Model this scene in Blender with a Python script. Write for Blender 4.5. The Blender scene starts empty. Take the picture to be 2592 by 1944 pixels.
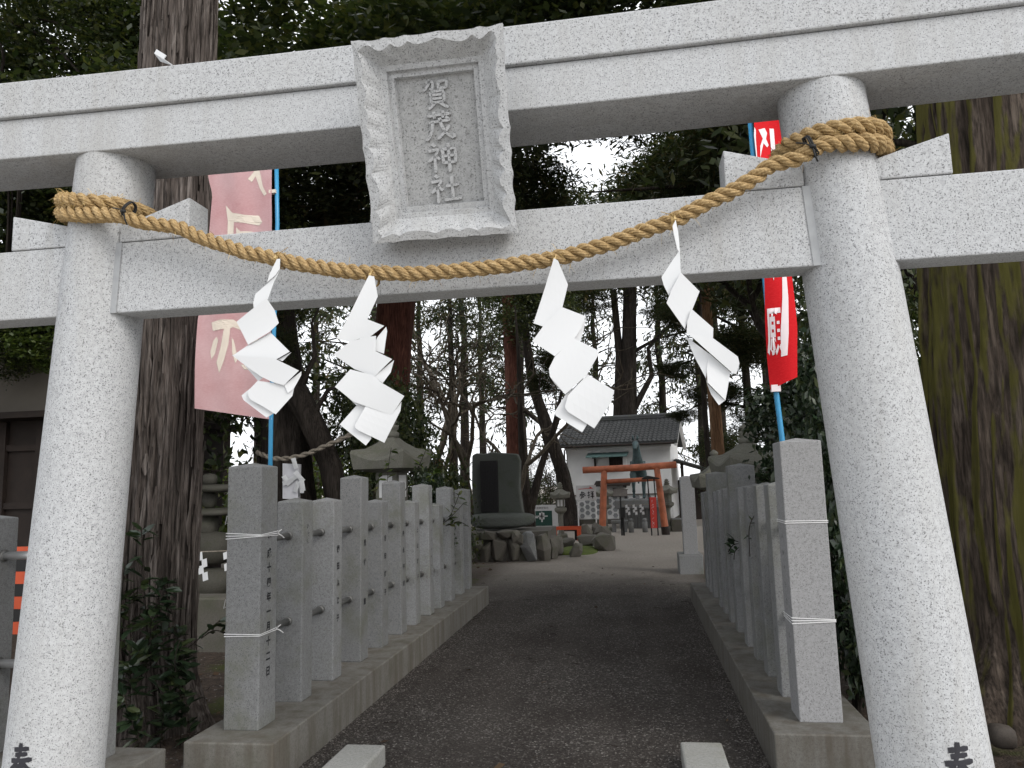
import bpy, bmesh, math, random
import numpy as np
from mathutils import Vector, Matrix
from mathutils.geometry import tessellate_polygon

scene = bpy.context.scene
COL = scene.collection
PI = math.pi
R = math.radians

# ------------------------------------------------------------------ camera
def look_matrix(yaw, pitch, roll, loc):
    cy, sy, cp, sp, cr, sr = math.cos(yaw), math.sin(yaw), math.cos(pitch), math.sin(pitch), math.cos(roll), math.sin(roll)
    fwd = Vector((-sy * cp, cy * cp, sp)); r0 = Vector((cy, sy, 0)); u0 = r0.cross(fwd)
    rt = r0 * cr + u0 * sr; up = u0 * cr - r0 * sr
    m = Matrix((rt, up, -fwd)).transposed().to_4x4()
    m.translation = loc
    return m
cam_data = bpy.data.cameras.new('camera')
cam = bpy.data.objects.new('camera', cam_data); COL.objects.link(cam)
cam_data.sensor_width = 36.0
cam_data.lens = 36.0 * 1939.2 / 2592.0
cam_data.clip_start = 0.05
cam_data.clip_end = 600
cam.matrix_world = look_matrix(.1519, .1287, -.0285, (.2717, 0, 1.5))
scene.camera = cam

# ------------------------------------------------------------------ world, sun, exposure
SUN = Vector((0.80, -0.62, 0.72)).normalized()
world = bpy.data.worlds.new('World'); scene.world = world
world.use_nodes = True
nt = world.node_tree
for n in list(nt.nodes): nt.nodes.remove(n)
sky = nt.nodes.new('ShaderNodeTexSky'); sky.sky_type = 'NISHITA'; sky.sun_disc = False
sky.sun_elevation = math.asin(SUN.z); sky.sun_rotation = math.atan2(SUN.x, SUN.y)
sky.air_density = 1.0; sky.dust_density = 5.0; sky.ozone_density = 1.0
hs = nt.nodes.new('ShaderNodeHueSaturation'); hs.inputs['Saturation'].default_value = 0.38
bg = nt.nodes.new('ShaderNodeBackground'); bg.inputs['Strength'].default_value = 0.12
wo = nt.nodes.new('ShaderNodeOutputWorld')
cloud = nt.nodes.new('ShaderNodeMix'); cloud.data_type = 'RGBA'; cloud.inputs[0].default_value = .82   # bright even overcast over the clear sky
cloud.inputs[7].default_value = (8.6, 8.8, 9.1, 1)
nt.links.new(sky.outputs[0], hs.inputs['Color']); nt.links.new(hs.outputs[0], cloud.inputs[6]); nt.links.new(cloud.outputs[2], bg.inputs[0]); nt.links.new(bg.outputs[0], wo.inputs[0])
sd = bpy.data.lights.new('sun', 'SUN'); sd.energy = 0.95; sd.angle = R(25); sd.color = (1.0, .96, .90)
so = bpy.data.objects.new('sun', sd); COL.objects.link(so)
so.rotation_euler = SUN.to_track_quat('Z', 'Y').to_euler()
scene.view_settings.view_transform = 'Standard'
scene.view_settings.look = 'None'
scene.view_settings.exposure = 0.80
scene.view_settings.gamma = 1.0
scene.view_settings.use_curve_mapping = False
scene.render.engine = 'CYCLES'
scene.cycles.use_denoising = True
scene.cycles.max_bounces = 6
scene.cycles.transparent_max_bounces = 6
scene.cycles.caustics_reflective = False
scene.cycles.caustics_refractive = False

# ------------------------------------------------------------------ helpers
class MB:
    def __init__(s): s.v = []; s.f = []
    def add(s, vs, fs):
        o = len(s.v); s.v += [tuple(p) for p in vs]; s.f += [tuple(i + o for i in f) for f in fs]
    def box(s, x0, x1, y0, y1, z0, z1):
        s.add([(x0,y0,z0),(x1,y0,z0),(x1,y1,z0),(x0,y1,z0),(x0,y0,z1),(x1,y0,z1),(x1,y1,z1),(x0,y1,z1)],
              [(0,3,2,1),(4,5,6,7),(0,1,5,4),(1,2,6,5),(2,3,7,6),(3,0,4,7)])
    def obox(s, c, hx, hy, hz, rz=0, rx=0):
        m = Matrix.Translation(c) @ Matrix.Rotation(rz, 4, 'Z') @ Matrix.Rotation(rx, 4, 'X')
        vs = [m @ Vector((a*hx, b*hy, d*hz)) for d in (-1,1) for a, b in ((-1,-1),(1,-1),(1,1),(-1,1))]
        s.add(vs, [(0,3,2,1),(4,5,6,7),(0,1,5,4),(1,2,6,5),(2,3,7,6),(3,0,4,7)])
    def prism(s, poly, axis, a, b):
        # poly in the two other axes (in xyz order); extruded from a to b along axis
        n = len(poly)
        def P(p, t):
            q = list(p); q.insert(axis, t); return q
        s.add([P(p, a) for p in poly] + [P(p, b) for p in poly],
              [tuple(range(n))[::-1], tuple(range(n, 2*n))] + [(i, (i+1) % n, n+(i+1) % n, n+i) for i in range(n)])
    def tube(s, pts, rad, n=8, caps=True, squash=None):
        pts = [Vector(p) for p in pts]
        if not hasattr(rad, '__len__'): rad = [rad] * len(pts)
        o = len(s.v); prev = None
        for i, p in enumerate(pts):
            t = (pts[min(i+1, len(pts)-1)] - pts[max(i-1, 0)])
            t = t.normalized() if t.length > 1e-9 else Vector((0,0,1))
            if prev is None:
                a = t.orthogonal().normalized()
            else:
                a = (prev - t * prev.dot(t)).normalized()
            prev = a; b = t.cross(a)
            for k in range(n):
                th = 2*PI*k/n
                s.v.append(tuple(p + (a*math.cos(th) + b*math.sin(th)) * rad[i]))
        for i in range(len(pts)-1):
            for k in range(n):
                k2 = (k+1) % n
                s.f.append((o+i*n+k, o+i*n+k2, o+(i+1)*n+k2, o+(i+1)*n+k))
        if caps:
            s.f.append(tuple(o+k for k in range(n))[::-1]); s.f.append(tuple(o+(len(pts)-1)*n+k for k in range(n)))
    def lathe(s, prof, n=24, c=(0,0,0), ax=None, square=False, rot0=0):
        # prof: list of (radius, z); ax(z)-> (x,y) offset
        o = len(s.v)
        for r, z in prof:
            dx, dy = ax(z) if ax else (0, 0)
            for k in range(n):
                th = 2*PI*k/n + rot0
                s.v.append((c[0]+dx+r*math.cos(th), c[1]+dy+r*math.sin(th), c[2]+z))
        for i in range(len(prof)-1):
            for k in range(n):
                k2 = (k+1) % n
                s.f.append((o+i*n+k, o+i*n+k2, o+(i+1)*n+k2, o+(i+1)*n+k))
        s.f.append(tuple(o+k for k in range(n))[::-1]); s.f.append(tuple(o+(len(prof)-1)*n+k for k in range(n)))
    def mesh(s, name, mat, smooth=False):
        me = bpy.data.meshes.new(name); me.from_pydata(s.v, [], s.f); me.update()
        if mat: me.materials.append(mat)
        if smooth: me.polygons.foreach_set('use_smooth', [True]*len(me.polygons))
        return me
    def build(s, name, mat, parent=None, smooth=False, bevel=0, loc=None):
        o = bpy.data.objects.new(name, s.mesh(name, mat, smooth)); COL.objects.link(o)
        if parent: attach(o, parent)
        if loc: o.location = loc
        if bevel: bev(o, bevel)
        return o
def bev(o, w, seg=2):
    m = o.modifiers.new('bevel', 'BEVEL'); m.width = w; m.segments = seg; m.limit_method = 'ANGLE'; m.angle_limit = R(35)
def attach(o, parent):
    # geometry is written in the scene's coordinates: keep it there
    o.parent = parent
    o.matrix_parent_inverse = parent_world(parent).inverted()
def parent_world(p):
    m = p.matrix_basis.copy()
    if p.parent: m = parent_world(p.parent) @ p.matrix_parent_inverse @ m
    return m
def tag(o, label=None, cat=None, group=None, kind=None):
    if label: o['label'] = label
    if cat: o['category'] = cat
    if group: o['group'] = group
    if kind: o['kind'] = kind
    return o
def thing(name, label, cat, loc=(0,0,0), group=None, rz=0):
    o = bpy.data.objects.new(name, None); COL.objects.link(o); o.empty_display_size = .1
    o.location = loc; o.rotation_euler = (0, 0, rz)
    return tag(o, label, cat, group)
def obj(name, me, parent=None):
    o = bpy.data.objects.new(name, me); COL.objects.link(o)
    if parent: o.parent = parent
    return o
def copy_tree(o, parent=None):
    c = o.copy(); COL.objects.link(c)
    if parent: c.parent = parent
    for ch in list(o.children): copy_tree(ch, c)
    return c
def np_mesh(name, V, F, mat, smooth=False):
    V = np.asarray(V, np.float32); F = np.asarray(F, np.int32); k = F.shape[1]
    me = bpy.data.meshes.new(name)
    me.vertices.add(len(V)); me.vertices.foreach_set('co', V.ravel())
    me.loops.add(F.size); me.loops.foreach_set('vertex_index', F.ravel())
    me.polygons.add(len(F)); me.polygons.foreach_set('loop_start', np.arange(0, F.size, k, dtype=np.int32))
    me.update(calc_edges=True)
    if mat: me.materials.append(mat)
    if smooth: me.polygons.foreach_set('use_smooth', np.ones(len(F), bool))
    return me

# ------------------------------------------------------------------ materials
def new_mat(name):
    m = bpy.data.materials.new(name); m.use_nodes = True
    t = m.node_tree; b = t.nodes['Principled BSDF']
    return m, t, b
def N(t, kind, **kw):
    n = t.nodes.new(kind)
    for k, v in kw.items():
        if k in n.inputs: n.inputs[k].default_value = v
        else: setattr(n, k, v)
    return n
def ramp(t, src, stops):
    r = t.nodes.new('ShaderNodeValToRGB'); e = r.color_ramp.elements
    e[0].position, e[0].color = stops[0][0], (*stops[0][1], 1) if len(stops[0][1]) == 3 else stops[0][1]
    e[1].position, e[1].color = stops[-1][0], (*stops[-1][1], 1)
    for p, c in stops[1:-1]:
        x = e.new(p); x.color = (*c, 1)
    t.links.new(src, r.inputs[0]); return r
def g3(v): return (v, v, v)
def mix(t, fac, a, b, mode='MIX'):
    n = t.nodes.new('ShaderNodeMix'); n.data_type = 'RGBA'; n.blend_type = mode
    def put(sock, x):
        if hasattr(x, 'is_linked') or hasattr(x, 'links'): t.links.new(x, sock)
        elif isinstance(x, (int, float)): sock.default_value = x
        else: sock.default_value = (*x, 1)
    put(n.inputs[0], fac); put(n.inputs[6], a); put(n.inputs[7], b)
    return n.outputs[2]
def coords(t, kind='Object', scale=(1,1,1)):
    c = t.nodes.new('ShaderNodeTexCoord'); mp = t.nodes.new('ShaderNodeMapping')
    mp.inputs['Scale'].default_value = scale
    t.links.new(c.outputs[kind], mp.inputs[0]); return mp.outputs[0]
def noise(t, vec, scale, detail=3, rough=.55, dist=0):
    n = N(t, 'ShaderNodeTexNoise'); n.inputs['Scale'].default_value = scale; n.inputs['Detail'].default_value = detail
    n.inputs['Roughness'].default_value = rough; n.inputs['Distortion'].default_value = dist
    t.links.new(vec, n.inputs['Vector']); return n.outputs['Fac']
def bump(t, b, h, strength=.3, dist=.01):
    n = N(t, 'ShaderNodeBump'); n.inputs['Strength'].default_value = strength; n.inputs['Distance'].default_value = dist
    t.links.new(h, n.inputs['Height']); t.links.new(n.outputs[0], b.inputs['Normal'])
def math_(t, op, a, b=None):
    n = t.nodes.new('ShaderNodeMath'); n.operation = op
    for i, x in enumerate((a, b)):
        if x is None: continue
        if isinstance(x, (int, float)): n.inputs[i].default_value = x
        else: t.links.new(x, n.inputs[i])
    return n.outputs[0]
def plain(name, col, rough=.7, metal=0, vary=0, vscale=8, spec=.4, bmp=0):
    m, t, b = new_mat(name)
    b.inputs['Roughness'].default_value = rough; b.inputs['Metallic'].default_value = metal
    b.inputs['Specular IOR Level'].default_value = spec
    v = coords(t)
    f = noise(t, v, vscale, 4)
    r = ramp(t, f, [(.3, tuple(c*(1-vary) for c in col)), (.7, tuple(min(1, c*(1+vary)) for c in col))])
    t.links.new(r.outputs[0], b.inputs['Base Color'])
    if bmp: bump(t, b, noise(t, v, vscale*6, 3), bmp, .004)
    return m

def granite(name, base, dark, warm=None, speck=1.0, stain=None, moss=None, rough=.75, scale=1.0, streak=None, vary=.16):
    m, t, b = new_mat(name); v = coords(t)
    big = noise(t, v, 1.7, 3)
    f1 = noise(t, v, 185*scale, 2.5, .6)          # dark mica flecks
    f2 = noise(t, v, 290*scale, 1.5, .5)
    f3 = noise(t, v, 60*scale, 3, .6)          # pale and greyer crystals
    c = ramp(t, f3, [(.30, tuple(x*.80 for x in base)), (.5, base), (.72, tuple(min(1, x*1.13) for x in base))]).outputs[0]
    c = mix(t, ramp(t, f1, [(.565, g3(0)), (.64, g3(speck))]).outputs[0], c, dark)
    c = mix(t, ramp(t, f2, [(.56, g3(0)), (.66, g3(.6*speck))]).outputs[0], c, tuple(x*.55 for x in base))
    c = mix(t, ramp(t, big, [(.35, g3(0)), (.75, g3(.22))]).outputs[0], c, warm or tuple(x*.8 for x in base))
    if stain:
        sv = coords(t, 'Object', (5, 5, .7)); s = noise(t, sv, 2.2, 4, .6)
        c = mix(t, ramp(t, s, [(.42, g3(0)), (.68, g3(.8))]).outputs[0], c, stain)
    if moss:
        s = noise(t, v, 3.4, 6, .68)
        c = mix(t, ramp(t, s, [(.50, g3(0)), (.68, g3(.5))]).outputs[0], c, moss)
    if streak:   # grime and rain streaks
        s1 = noise(t, coords(t, 'Object', (9, 9, .9)), 1.6, 5, .6); s2 = noise(t, v, .75, 3, .5)
        f = math_(t, 'MULTIPLY', ramp(t, s1, [(.45, g3(0)), (.75, g3(.8))]).outputs[0], ramp(t, s2, [(.40, g3(.15)), (.65, g3(.75))]).outputs[0])
        c = mix(t, f, c, streak)
    if vary:     # block to block tone
        oi = t.nodes.new('ShaderNodeObjectInfo')
        k = ramp(t, oi.outputs['Random'], [(0, g3(1-vary)), (1, g3(1+vary*.7))]).outputs[0]
        c = mix(t, 1.0, c, k, 'MULTIPLY')
    t.links.new(c, b.inputs['Base Color']); b.inputs['Roughness'].default_value = rough
    b.inputs['Specular IOR Level'].default_value = .3
    bump(t, b, noise(t, v, 160*scale, 3), .22, .003)
    return m
M = {}
M['granite'] = granite('pale_granite', (.415,.425,.438), (.06,.062,.066), (.37,.368,.355), speck=.85, streak=(.30,.295,.28), vary=0)
M['granite_rough'] = granite('chiselled_granite', (.37,.365,.35), (.06,.06,.06), speck=.9, scale=.7)
M['post'] = granite('weathered_granite', (.215,.219,.222), (.05,.05,.05), (.165,.163,.143), speck=.7, moss=(.115,.12,.08))
M['post_new'] = granite('grey_granite', (.27,.271,.277), (.07,.07,.07), (.24,.24,.23), speck=.7)
M['base'] = granite('stained_plinth_stone', (.158,.153,.140), (.06,.055,.045), (.12,.105,.08), speck=.5, stain=(.085,.072,.056), moss=(.082,.08,.06))
M['panel'] = granite('pecked_granite', (.335,.34,.342), (.09,.09,.09), speck=.9, scale=.8, vary=0)
M['rock_dim'] = granite('dim_stacked_stone', (.075,.072,.06), (.02,.02,.02), speck=.4, moss=(.05,.055,.03))
M['rock_brown'] = granite('brown_soil_rock', (.06,.05,.042), (.02,.02,.02), speck=.4)
M['lantern'] = granite('mossy_lantern_stone', (.165,.162,.138), (.05,.05,.04), (.14,.133,.10), speck=.6, moss=(.085,.098,.05))
M['slate'] = granite('dark_memorial_stone', (.10,.108,.098), (.04,.045,.04), (.085,.095,.08), speck=.4, moss=(.06,.075,.045))
M['rock'] = granite('garden_rock', (.125,.115,.10), (.04,.04,.035), (.10,.09,.07), speck=.5, moss=(.07,.08,.04))
M['kerb'] = granite('kerb_stone', (.29,.29,.275), (.1,.1,.1), speck=.5, moss=(.2,.2,.16))

def bark(name, a, b2, c3, moss=None, sz=(14,14,1.6)):
    m, t, b = new_mat(name); v = coords(t, 'Object', sz)
    f = noise(t, v, 1.0, 6, .65, .6)
    c = ramp(t, f, [(.28, a), (.5, b2), (.75, c3)]).outputs[0]
    fine = noise(t, coords(t, 'Object', (70,70,5)), 1.0, 5, .65)
    c = mix(t, ramp(t, fine, [(.42, g3(0)), (.62, g3(.75))]).outputs[0], c, tuple(x*.5 for x in a))
    if moss:
        mv = coords(t, 'Object', (4.2, 4.2, 1.7)); s = noise(t, mv, 1.0, 6, .68)
        sep = t.nodes.new('ShaderNodeSeparateXYZ'); g = t.nodes.new('ShaderNodeNewGeometry')
        t.links.new(g.outputs['Normal'], sep.inputs[0])
        side = math_(t, 'MULTIPLY_ADD', sep.outputs['X'], -.58)
        t.nodes[-1].inputs[2].default_value = -.02
        fac = math_(t, 'ADD', s, side)
        c = mix(t, ramp(t, fac, [(.80, g3(0)), (1.02, g3(.8))]).outputs[0], c, moss)
    t.links.new(c, b.inputs['Base Color']); b.inputs['Roughness'].default_value = .95; b.inputs['Specular IOR Level'].default_value = .15
    h = math_(t, 'ADD', f, math_(t, 'MULTIPLY', fine, .4))
    bump(t, b, h, .7, .02)
    return m
M['bark'] = bark('cedar_bark', (.027,.022,.019), (.098,.082,.073), (.225,.20,.185), sz=(26,26,1.4))
M['bark_moss'] = bark('mossy_cedar_bark', (.018,.014,.011), (.056,.043,.034), (.12,.098,.08), moss=(.098,.092,.022), sz=(16,16,2.2))
M['bark_red'] = bark('red_cedar_bark', (.05,.022,.017), (.125,.05,.036), (.22,.10,.07), sz=(7,7,.8))
M['bark_dark'] = bark('dark_bark', (.016,.013,.011), (.04,.033,.028), (.085,.072,.06), sz=(6,6,.9))
M['bark_orange'] = bark('orange_bark', (.09,.05,.03), (.20,.115,.065), (.32,.2,.12), sz=(6,6,.8))  # orange brown is the bark's own colour
M['bark_pale'] = bark('pale_bark', (.055,.045,.034), (.12,.10,.076), (.22,.19,.15), sz=(10,10,1.5))

def leaf(name, cols, rough=.45, trans=.25, spec=.4):
    m, t, b = new_mat(name)
    g = t.nodes.new('ShaderNodeNewGeometry')
    n = len(cols)
    r = ramp(t, g.outputs['Random Per Island'], [(i/(n-1), c) for i, c in enumerate(cols)])
    t.links.new(r.outputs[0], b.inputs['Base Color']); b.inputs['Roughness'].default_value = rough
    b.inputs['Specular IOR Level'].default_value = spec
    tr = t.nodes.new('ShaderNodeBsdfTranslucent'); ms = t.nodes.new('ShaderNodeMixShader'); ms.inputs[0].default_value = trans
    br = mix(t, 1.0, r.outputs[0], (1.5, 1.6, .8), 'MULTIPLY')
    t.links.new(br, tr.inputs[0])
    out = t.nodes['Material Output']
    t.links.new(b.outputs[0], ms.inputs[1]); t.links.new(tr.outputs[0], ms.inputs[2]); t.links.new(ms.outputs[0], out.inputs[0])
    return m
M['leaf'] = leaf('dark_broadleaf', [(.018,.027,.013), (.034,.049,.020), (.055,.072,.028), (.095,.10,.034)], .42, .3, .4)
M['leaf_bright'] = leaf('fresh_leaf', [(.03,.05,.014), (.055,.085,.02), (.09,.125,.03), (.12,.15,.035)], .4, .35)
M['leaf_gloss'] = leaf('camellia_leaf', [(.012,.022,.012), (.02,.036,.018), (.03,.05,.024), (.055,.07,.028)], .3, .12, .55)
M['needle'] = leaf('cedar_foliage', [(.016,.024,.013), (.03,.042,.019), (.046,.058,.024), (.075,.058,.028)], .75, .18, .2)
M['needle2'] = leaf('pale_cypress_foliage', [(.025,.036,.024), (.042,.056,.034), (.062,.074,.04), (.095,.08,.045)], .8, .2, .2)  # paler, greyer mix used by two of the cedar templates
M['twig'] = leaf('brown_twigs', [(.05,.035,.025), (.09,.065,.05), (.13,.1,.08)], .9, .1, .1)

def ground_mat():
    m, t, b = new_mat('gravel_ground'); v = coords(t)
    sep = t.nodes.new('ShaderNodeSeparateXYZ'); t.links.new(v, sep.inputs[0])
    vor = N(t, 'ShaderNodeTexVoronoi'); vor.inputs['Scale'].default_value = 85; t.links.new(v, vor.inputs['Vector'])
    cell = t.nodes.new('ShaderNodeSeparateColor'); t.links.new(vor.outputs['Color'], cell.inputs[0])
    grit = ramp(t, cell.outputs[0], [(0, (.030,.026,.024)), (.55, (.054,.048,.044)), (.86, (.078,.070,.064)), (.95, (.17,.16,.148)), (1, (.25,.24,.22))]).outputs[0]
    big = noise(t, v, .9, 4, .6)
    grit = mix(t, ramp(t, big, [(.38, g3(0)), (.66, g3(.7))]).outputs[0], grit, (.027,.021,.018))
    tr = noise(t, coords(t, 'Object', (3.2, .35, 1)), 1.0, 3, .5)
    grit = mix(t, ramp(t, tr, [(.45, g3(0)), (.7, g3(.35))]).outputs[0], grit, (.085,.076,.068))
    sunlit_sand = ramp(t, noise(t, v, 22, 4, .65), [(.3, (.27,.24,.208)), (.7, (.41,.375,.335))]).outputs[0]  # sandy soil, paled further to carry the courtyard's sunlight in its colour
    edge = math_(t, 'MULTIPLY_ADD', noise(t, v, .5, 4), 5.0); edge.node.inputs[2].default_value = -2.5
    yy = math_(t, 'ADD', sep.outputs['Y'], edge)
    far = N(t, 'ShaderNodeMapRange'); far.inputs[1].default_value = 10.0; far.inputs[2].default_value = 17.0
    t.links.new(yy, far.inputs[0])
    c = mix(t, far.outputs[0], grit, sunlit_sand)
    soil = ramp(t, noise(t, v, 16, 5, .7), [(.3, (.028,.021,.017)), (.55, (.062,.046,.036)), (.75, (.115,.088,.068))]).outputs[0]
    ml = N(t, 'ShaderNodeMapRange'); ml.inputs[1].default_value = -1.9; ml.inputs[2].default_value = -2.3; t.links.new(sep.outputs['X'], ml.inputs[0])
    mr = N(t, 'ShaderNodeMapRange'); mr.inputs[1].default_value = 1.1; mr.inputs[2].default_value = 1.4; t.links.new(sep.outputs['X'], mr.inputs[0])
    side = math_(t, 'MAXIMUM', ml.outputs[0], mr.outputs[0])
    fr = N(t, 'ShaderNodeMapRange'); fr.inputs[1].default_value = 17.0; fr.inputs[2].default_value = 12.0; t.links.new(yy, fr.inputs[0])
    c = mix(t, math_(t, 'MULTIPLY', side, fr.outputs[0]), c, soil)
    mo = ramp(t, noise(t, v, 1.6, 5, .6), [(.56, g3(0)), (.66, g3(.8))]).outputs[0]
    c = mix(t, math_(t, 'MULTIPLY', math_(t, 'MULTIPLY', side, fr.outputs[0]), mo), c, (.05,.062,.014))
    t.links.new(c, b.inputs['Base Color']); b.inputs['Roughness'].default_value = .9; b.inputs['Specular IOR Level'].default_value = .2
    bump(t, b, vor.outputs['Distance'], .8, .012)
    return m
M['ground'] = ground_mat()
def bounce_ground_mat():
    m, t, b = new_mat('pale_bounce_ground'); v = coords(t)
    c = ramp(t, noise(t, v, 60, 4, .7), [(.3, (.30,.285,.26)), (.7, (.46,.44,.41))]).outputs[0]
    t.links.new(c, b.inputs['Base Color']); b.inputs['Roughness'].default_value = .9
    return m
M['bounce_ground'] = bounce_ground_mat()
M['pebble'] = leaf('gravel_stones', [(.026,.023,.021), (.045,.039,.036), (.066,.058,.052), (.22,.205,.19)], .85, 0, .25)
M['dead'] = leaf('dead_leaves', [(.04,.026,.019), (.075,.048,.032), (.12,.085,.055)], .8, .1, .2)

def rope_mat():
    m, t, b = new_mat('straw_rope'); v = coords(t, 'Object')
    f = noise(t, v, 130, 4, .7, .6); f2 = noise(t, v, 14, 3)
    c = ramp(t, f, [(.25, (.17,.108,.046)), (.5, (.36,.245,.115)), (.75, (.60,.455,.25))]).outputs[0]
    c = mix(t, ramp(t, f2, [(.4, g3(0)), (.75, g3(.4))]).outputs[0], c, (.28,.185,.08))
    t.links.new(c, b.inputs['Base Color']); b.inputs['Roughness'].default_value = .8; b.inputs['Specular IOR Level'].default_value = .25
    bump(t, b, f, .8, .004)
    return m
M['rope'] = rope_mat()
M['fibre'] = leaf('straw_fibres', [(.22,.13,.045), (.40,.27,.11), (.62,.48,.25)], .7, .2, .2)
M['old_rope'] = plain('old_rope', (.24,.21,.17), .9, vary=.3, vscale=60)
def paper_mat():
    m, t, b = new_mat('white_paper')
    b.inputs['Base Color'].default_value = (.73,.74,.75,1); b.inputs['Roughness'].default_value = .65; b.inputs['Specular IOR Level'].default_value = .3
    tr = t.nodes.new('ShaderNodeBsdfTranslucent'); tr.inputs[0].default_value = (.70,.71,.73,1)
    ms = t.nodes.new('ShaderNodeMixShader'); ms.inputs[0].default_value = .22
    t.links.new(b.outputs[0], ms.inputs[1]); t.links.new(tr.outputs[0], ms.inputs[2]); t.links.new(ms.outputs[0], t.nodes['Material Output'].inputs[0])
    return m
M['paper'] = paper_mat()
def cloth(name, col, col2, trans=.25, weave=260):
    m, t, b = new_mat(name); v = coords(t)
    f = noise(t, v, 3.2, 4, .6)
    c = ramp(t, f, [(.35, col), (.65, col2)]).outputs[0]
    w = noise(t, coords(t, 'Object', (weave*.25, weave*.25, weave)), 1.0, 2)
    c = mix(t, ramp(t, w, [(.4, g3(0)), (.7, g3(.18))]).outputs[0], c, tuple(min(1, x*1.5+.04) for x in col2))
    t.links.new(c, b.inputs['Base Color']); b.inputs['Roughness'].default_value = .8; b.inputs['Specular IOR Level'].default_value = .15
    tr = t.nodes.new('ShaderNodeBsdfTranslucent'); t.links.new(c, tr.inputs[0])
    ms = t.nodes.new('ShaderNodeMixShader'); ms.inputs[0].default_value = trans
    t.links.new(b.outputs[0], ms.inputs[1]); t.links.new(tr.outputs[0], ms.inputs[2]); t.links.new(ms.outputs[0], t.nodes['Material Output'].inputs[0])
    return m
M['faded'] = cloth('faded_pink_cloth', (.66,.36,.37), (.76,.50,.51), .4)
M['red'] = cloth('red_cloth', (.60,.010,.016), (.66,.014,.02), .2)
M['cream'] = plain('faded_white_print', (.62,.55,.47), .8, vary=.06)
M['flagwhite'] = plain('white_print', (.75,.66,.68), .8, vary=.04)
M['blue'] = plain('blue_plastic_pole', (.035,.25,.46), .35, vary=.08, spec=.5)
M['black'] = plain('black_cord', (.012,.012,.012), .7)
M['ink'] = plain('black_ink', (.018,.018,.024), .6, vary=.25, vscale=40)
M['ink_grey'] = plain('engraved_ink', (.018,.018,.021), .7, vary=.4, vscale=60)
M['string'] = plain('white_string', (.72,.72,.72), .5, vary=.05)
M['mortar'] = plain('grey_mortar', (.30,.31,.32), .85, vary=.1, vscale=20)
M['torii_red'] = plain('vermilion_paint', (.39,.118,.055), .5, vary=.35, vscale=5, bmp=.1)
M['orange'] = plain('orange_paint', (.50,.075,.025), .5, vary=.1)
M['plaster'] = plain('white_plaster', (.80,.80,.80), .85, vary=.05, vscale=2)
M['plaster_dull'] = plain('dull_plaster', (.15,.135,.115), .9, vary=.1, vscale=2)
M['hex'] = plain('grey_namako_tile', (.27,.28,.29), .6, vary=.15, vscale=3)
M['rooftile'] = granite('grey_roof_tile', (.075,.077,.081), (.02,.02,.02), (.055,.062,.042), speck=.3, moss=(.06,.068,.035), scale=.3)
M['copper'] = plain('green_copper', (.10,.17,.165), .6, vary=.2)
M['bronze'] = plain('verdigris_bronze', (.06,.095,.10), .55, metal=.2, vary=.35, vscale=9)
M['darkwood'] = plain('dark_timber', (.020,.013,.010), .7, vary=.3, vscale=6)
M['greywood'] = plain('grey_weathered_timber', (.17,.155,.145), .85, vary=.2, vscale=14)
M['brownwood'] = plain('brown_timber', (.20,.10,.05), .7, vary=.2)
M['steel'] = plain('stainless_steel', (.80,.80,.81), .28, metal=.85, vary=.03)
M['pipe'] = plain('dull_grey_pipe', (.13,.13,.125), .55, metal=.5, vary=.2, vscale=12)
M['plate'] = plain('black_bronze_plate', (.022,.021,.022), .45, metal=.3, vary=.2, vscale=30)
M['green'] = plain('green_map_paint', (.014,.055,.042), .6, vary=.1)
M['signwhite'] = plain('white_sign_board', (.56,.56,.56), .6, vary=.05)
M['redpaint'] = plain('red_paint', (.50,.04,.03), .5)
M['moss'] = plain('moss', (.075,.10,.015), .95, vary=.35, vscale=14, bmp=.5)
M['film'] = plain('clear_plastic_bag', (.55,.55,.58), .3, vary=.1)

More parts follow.
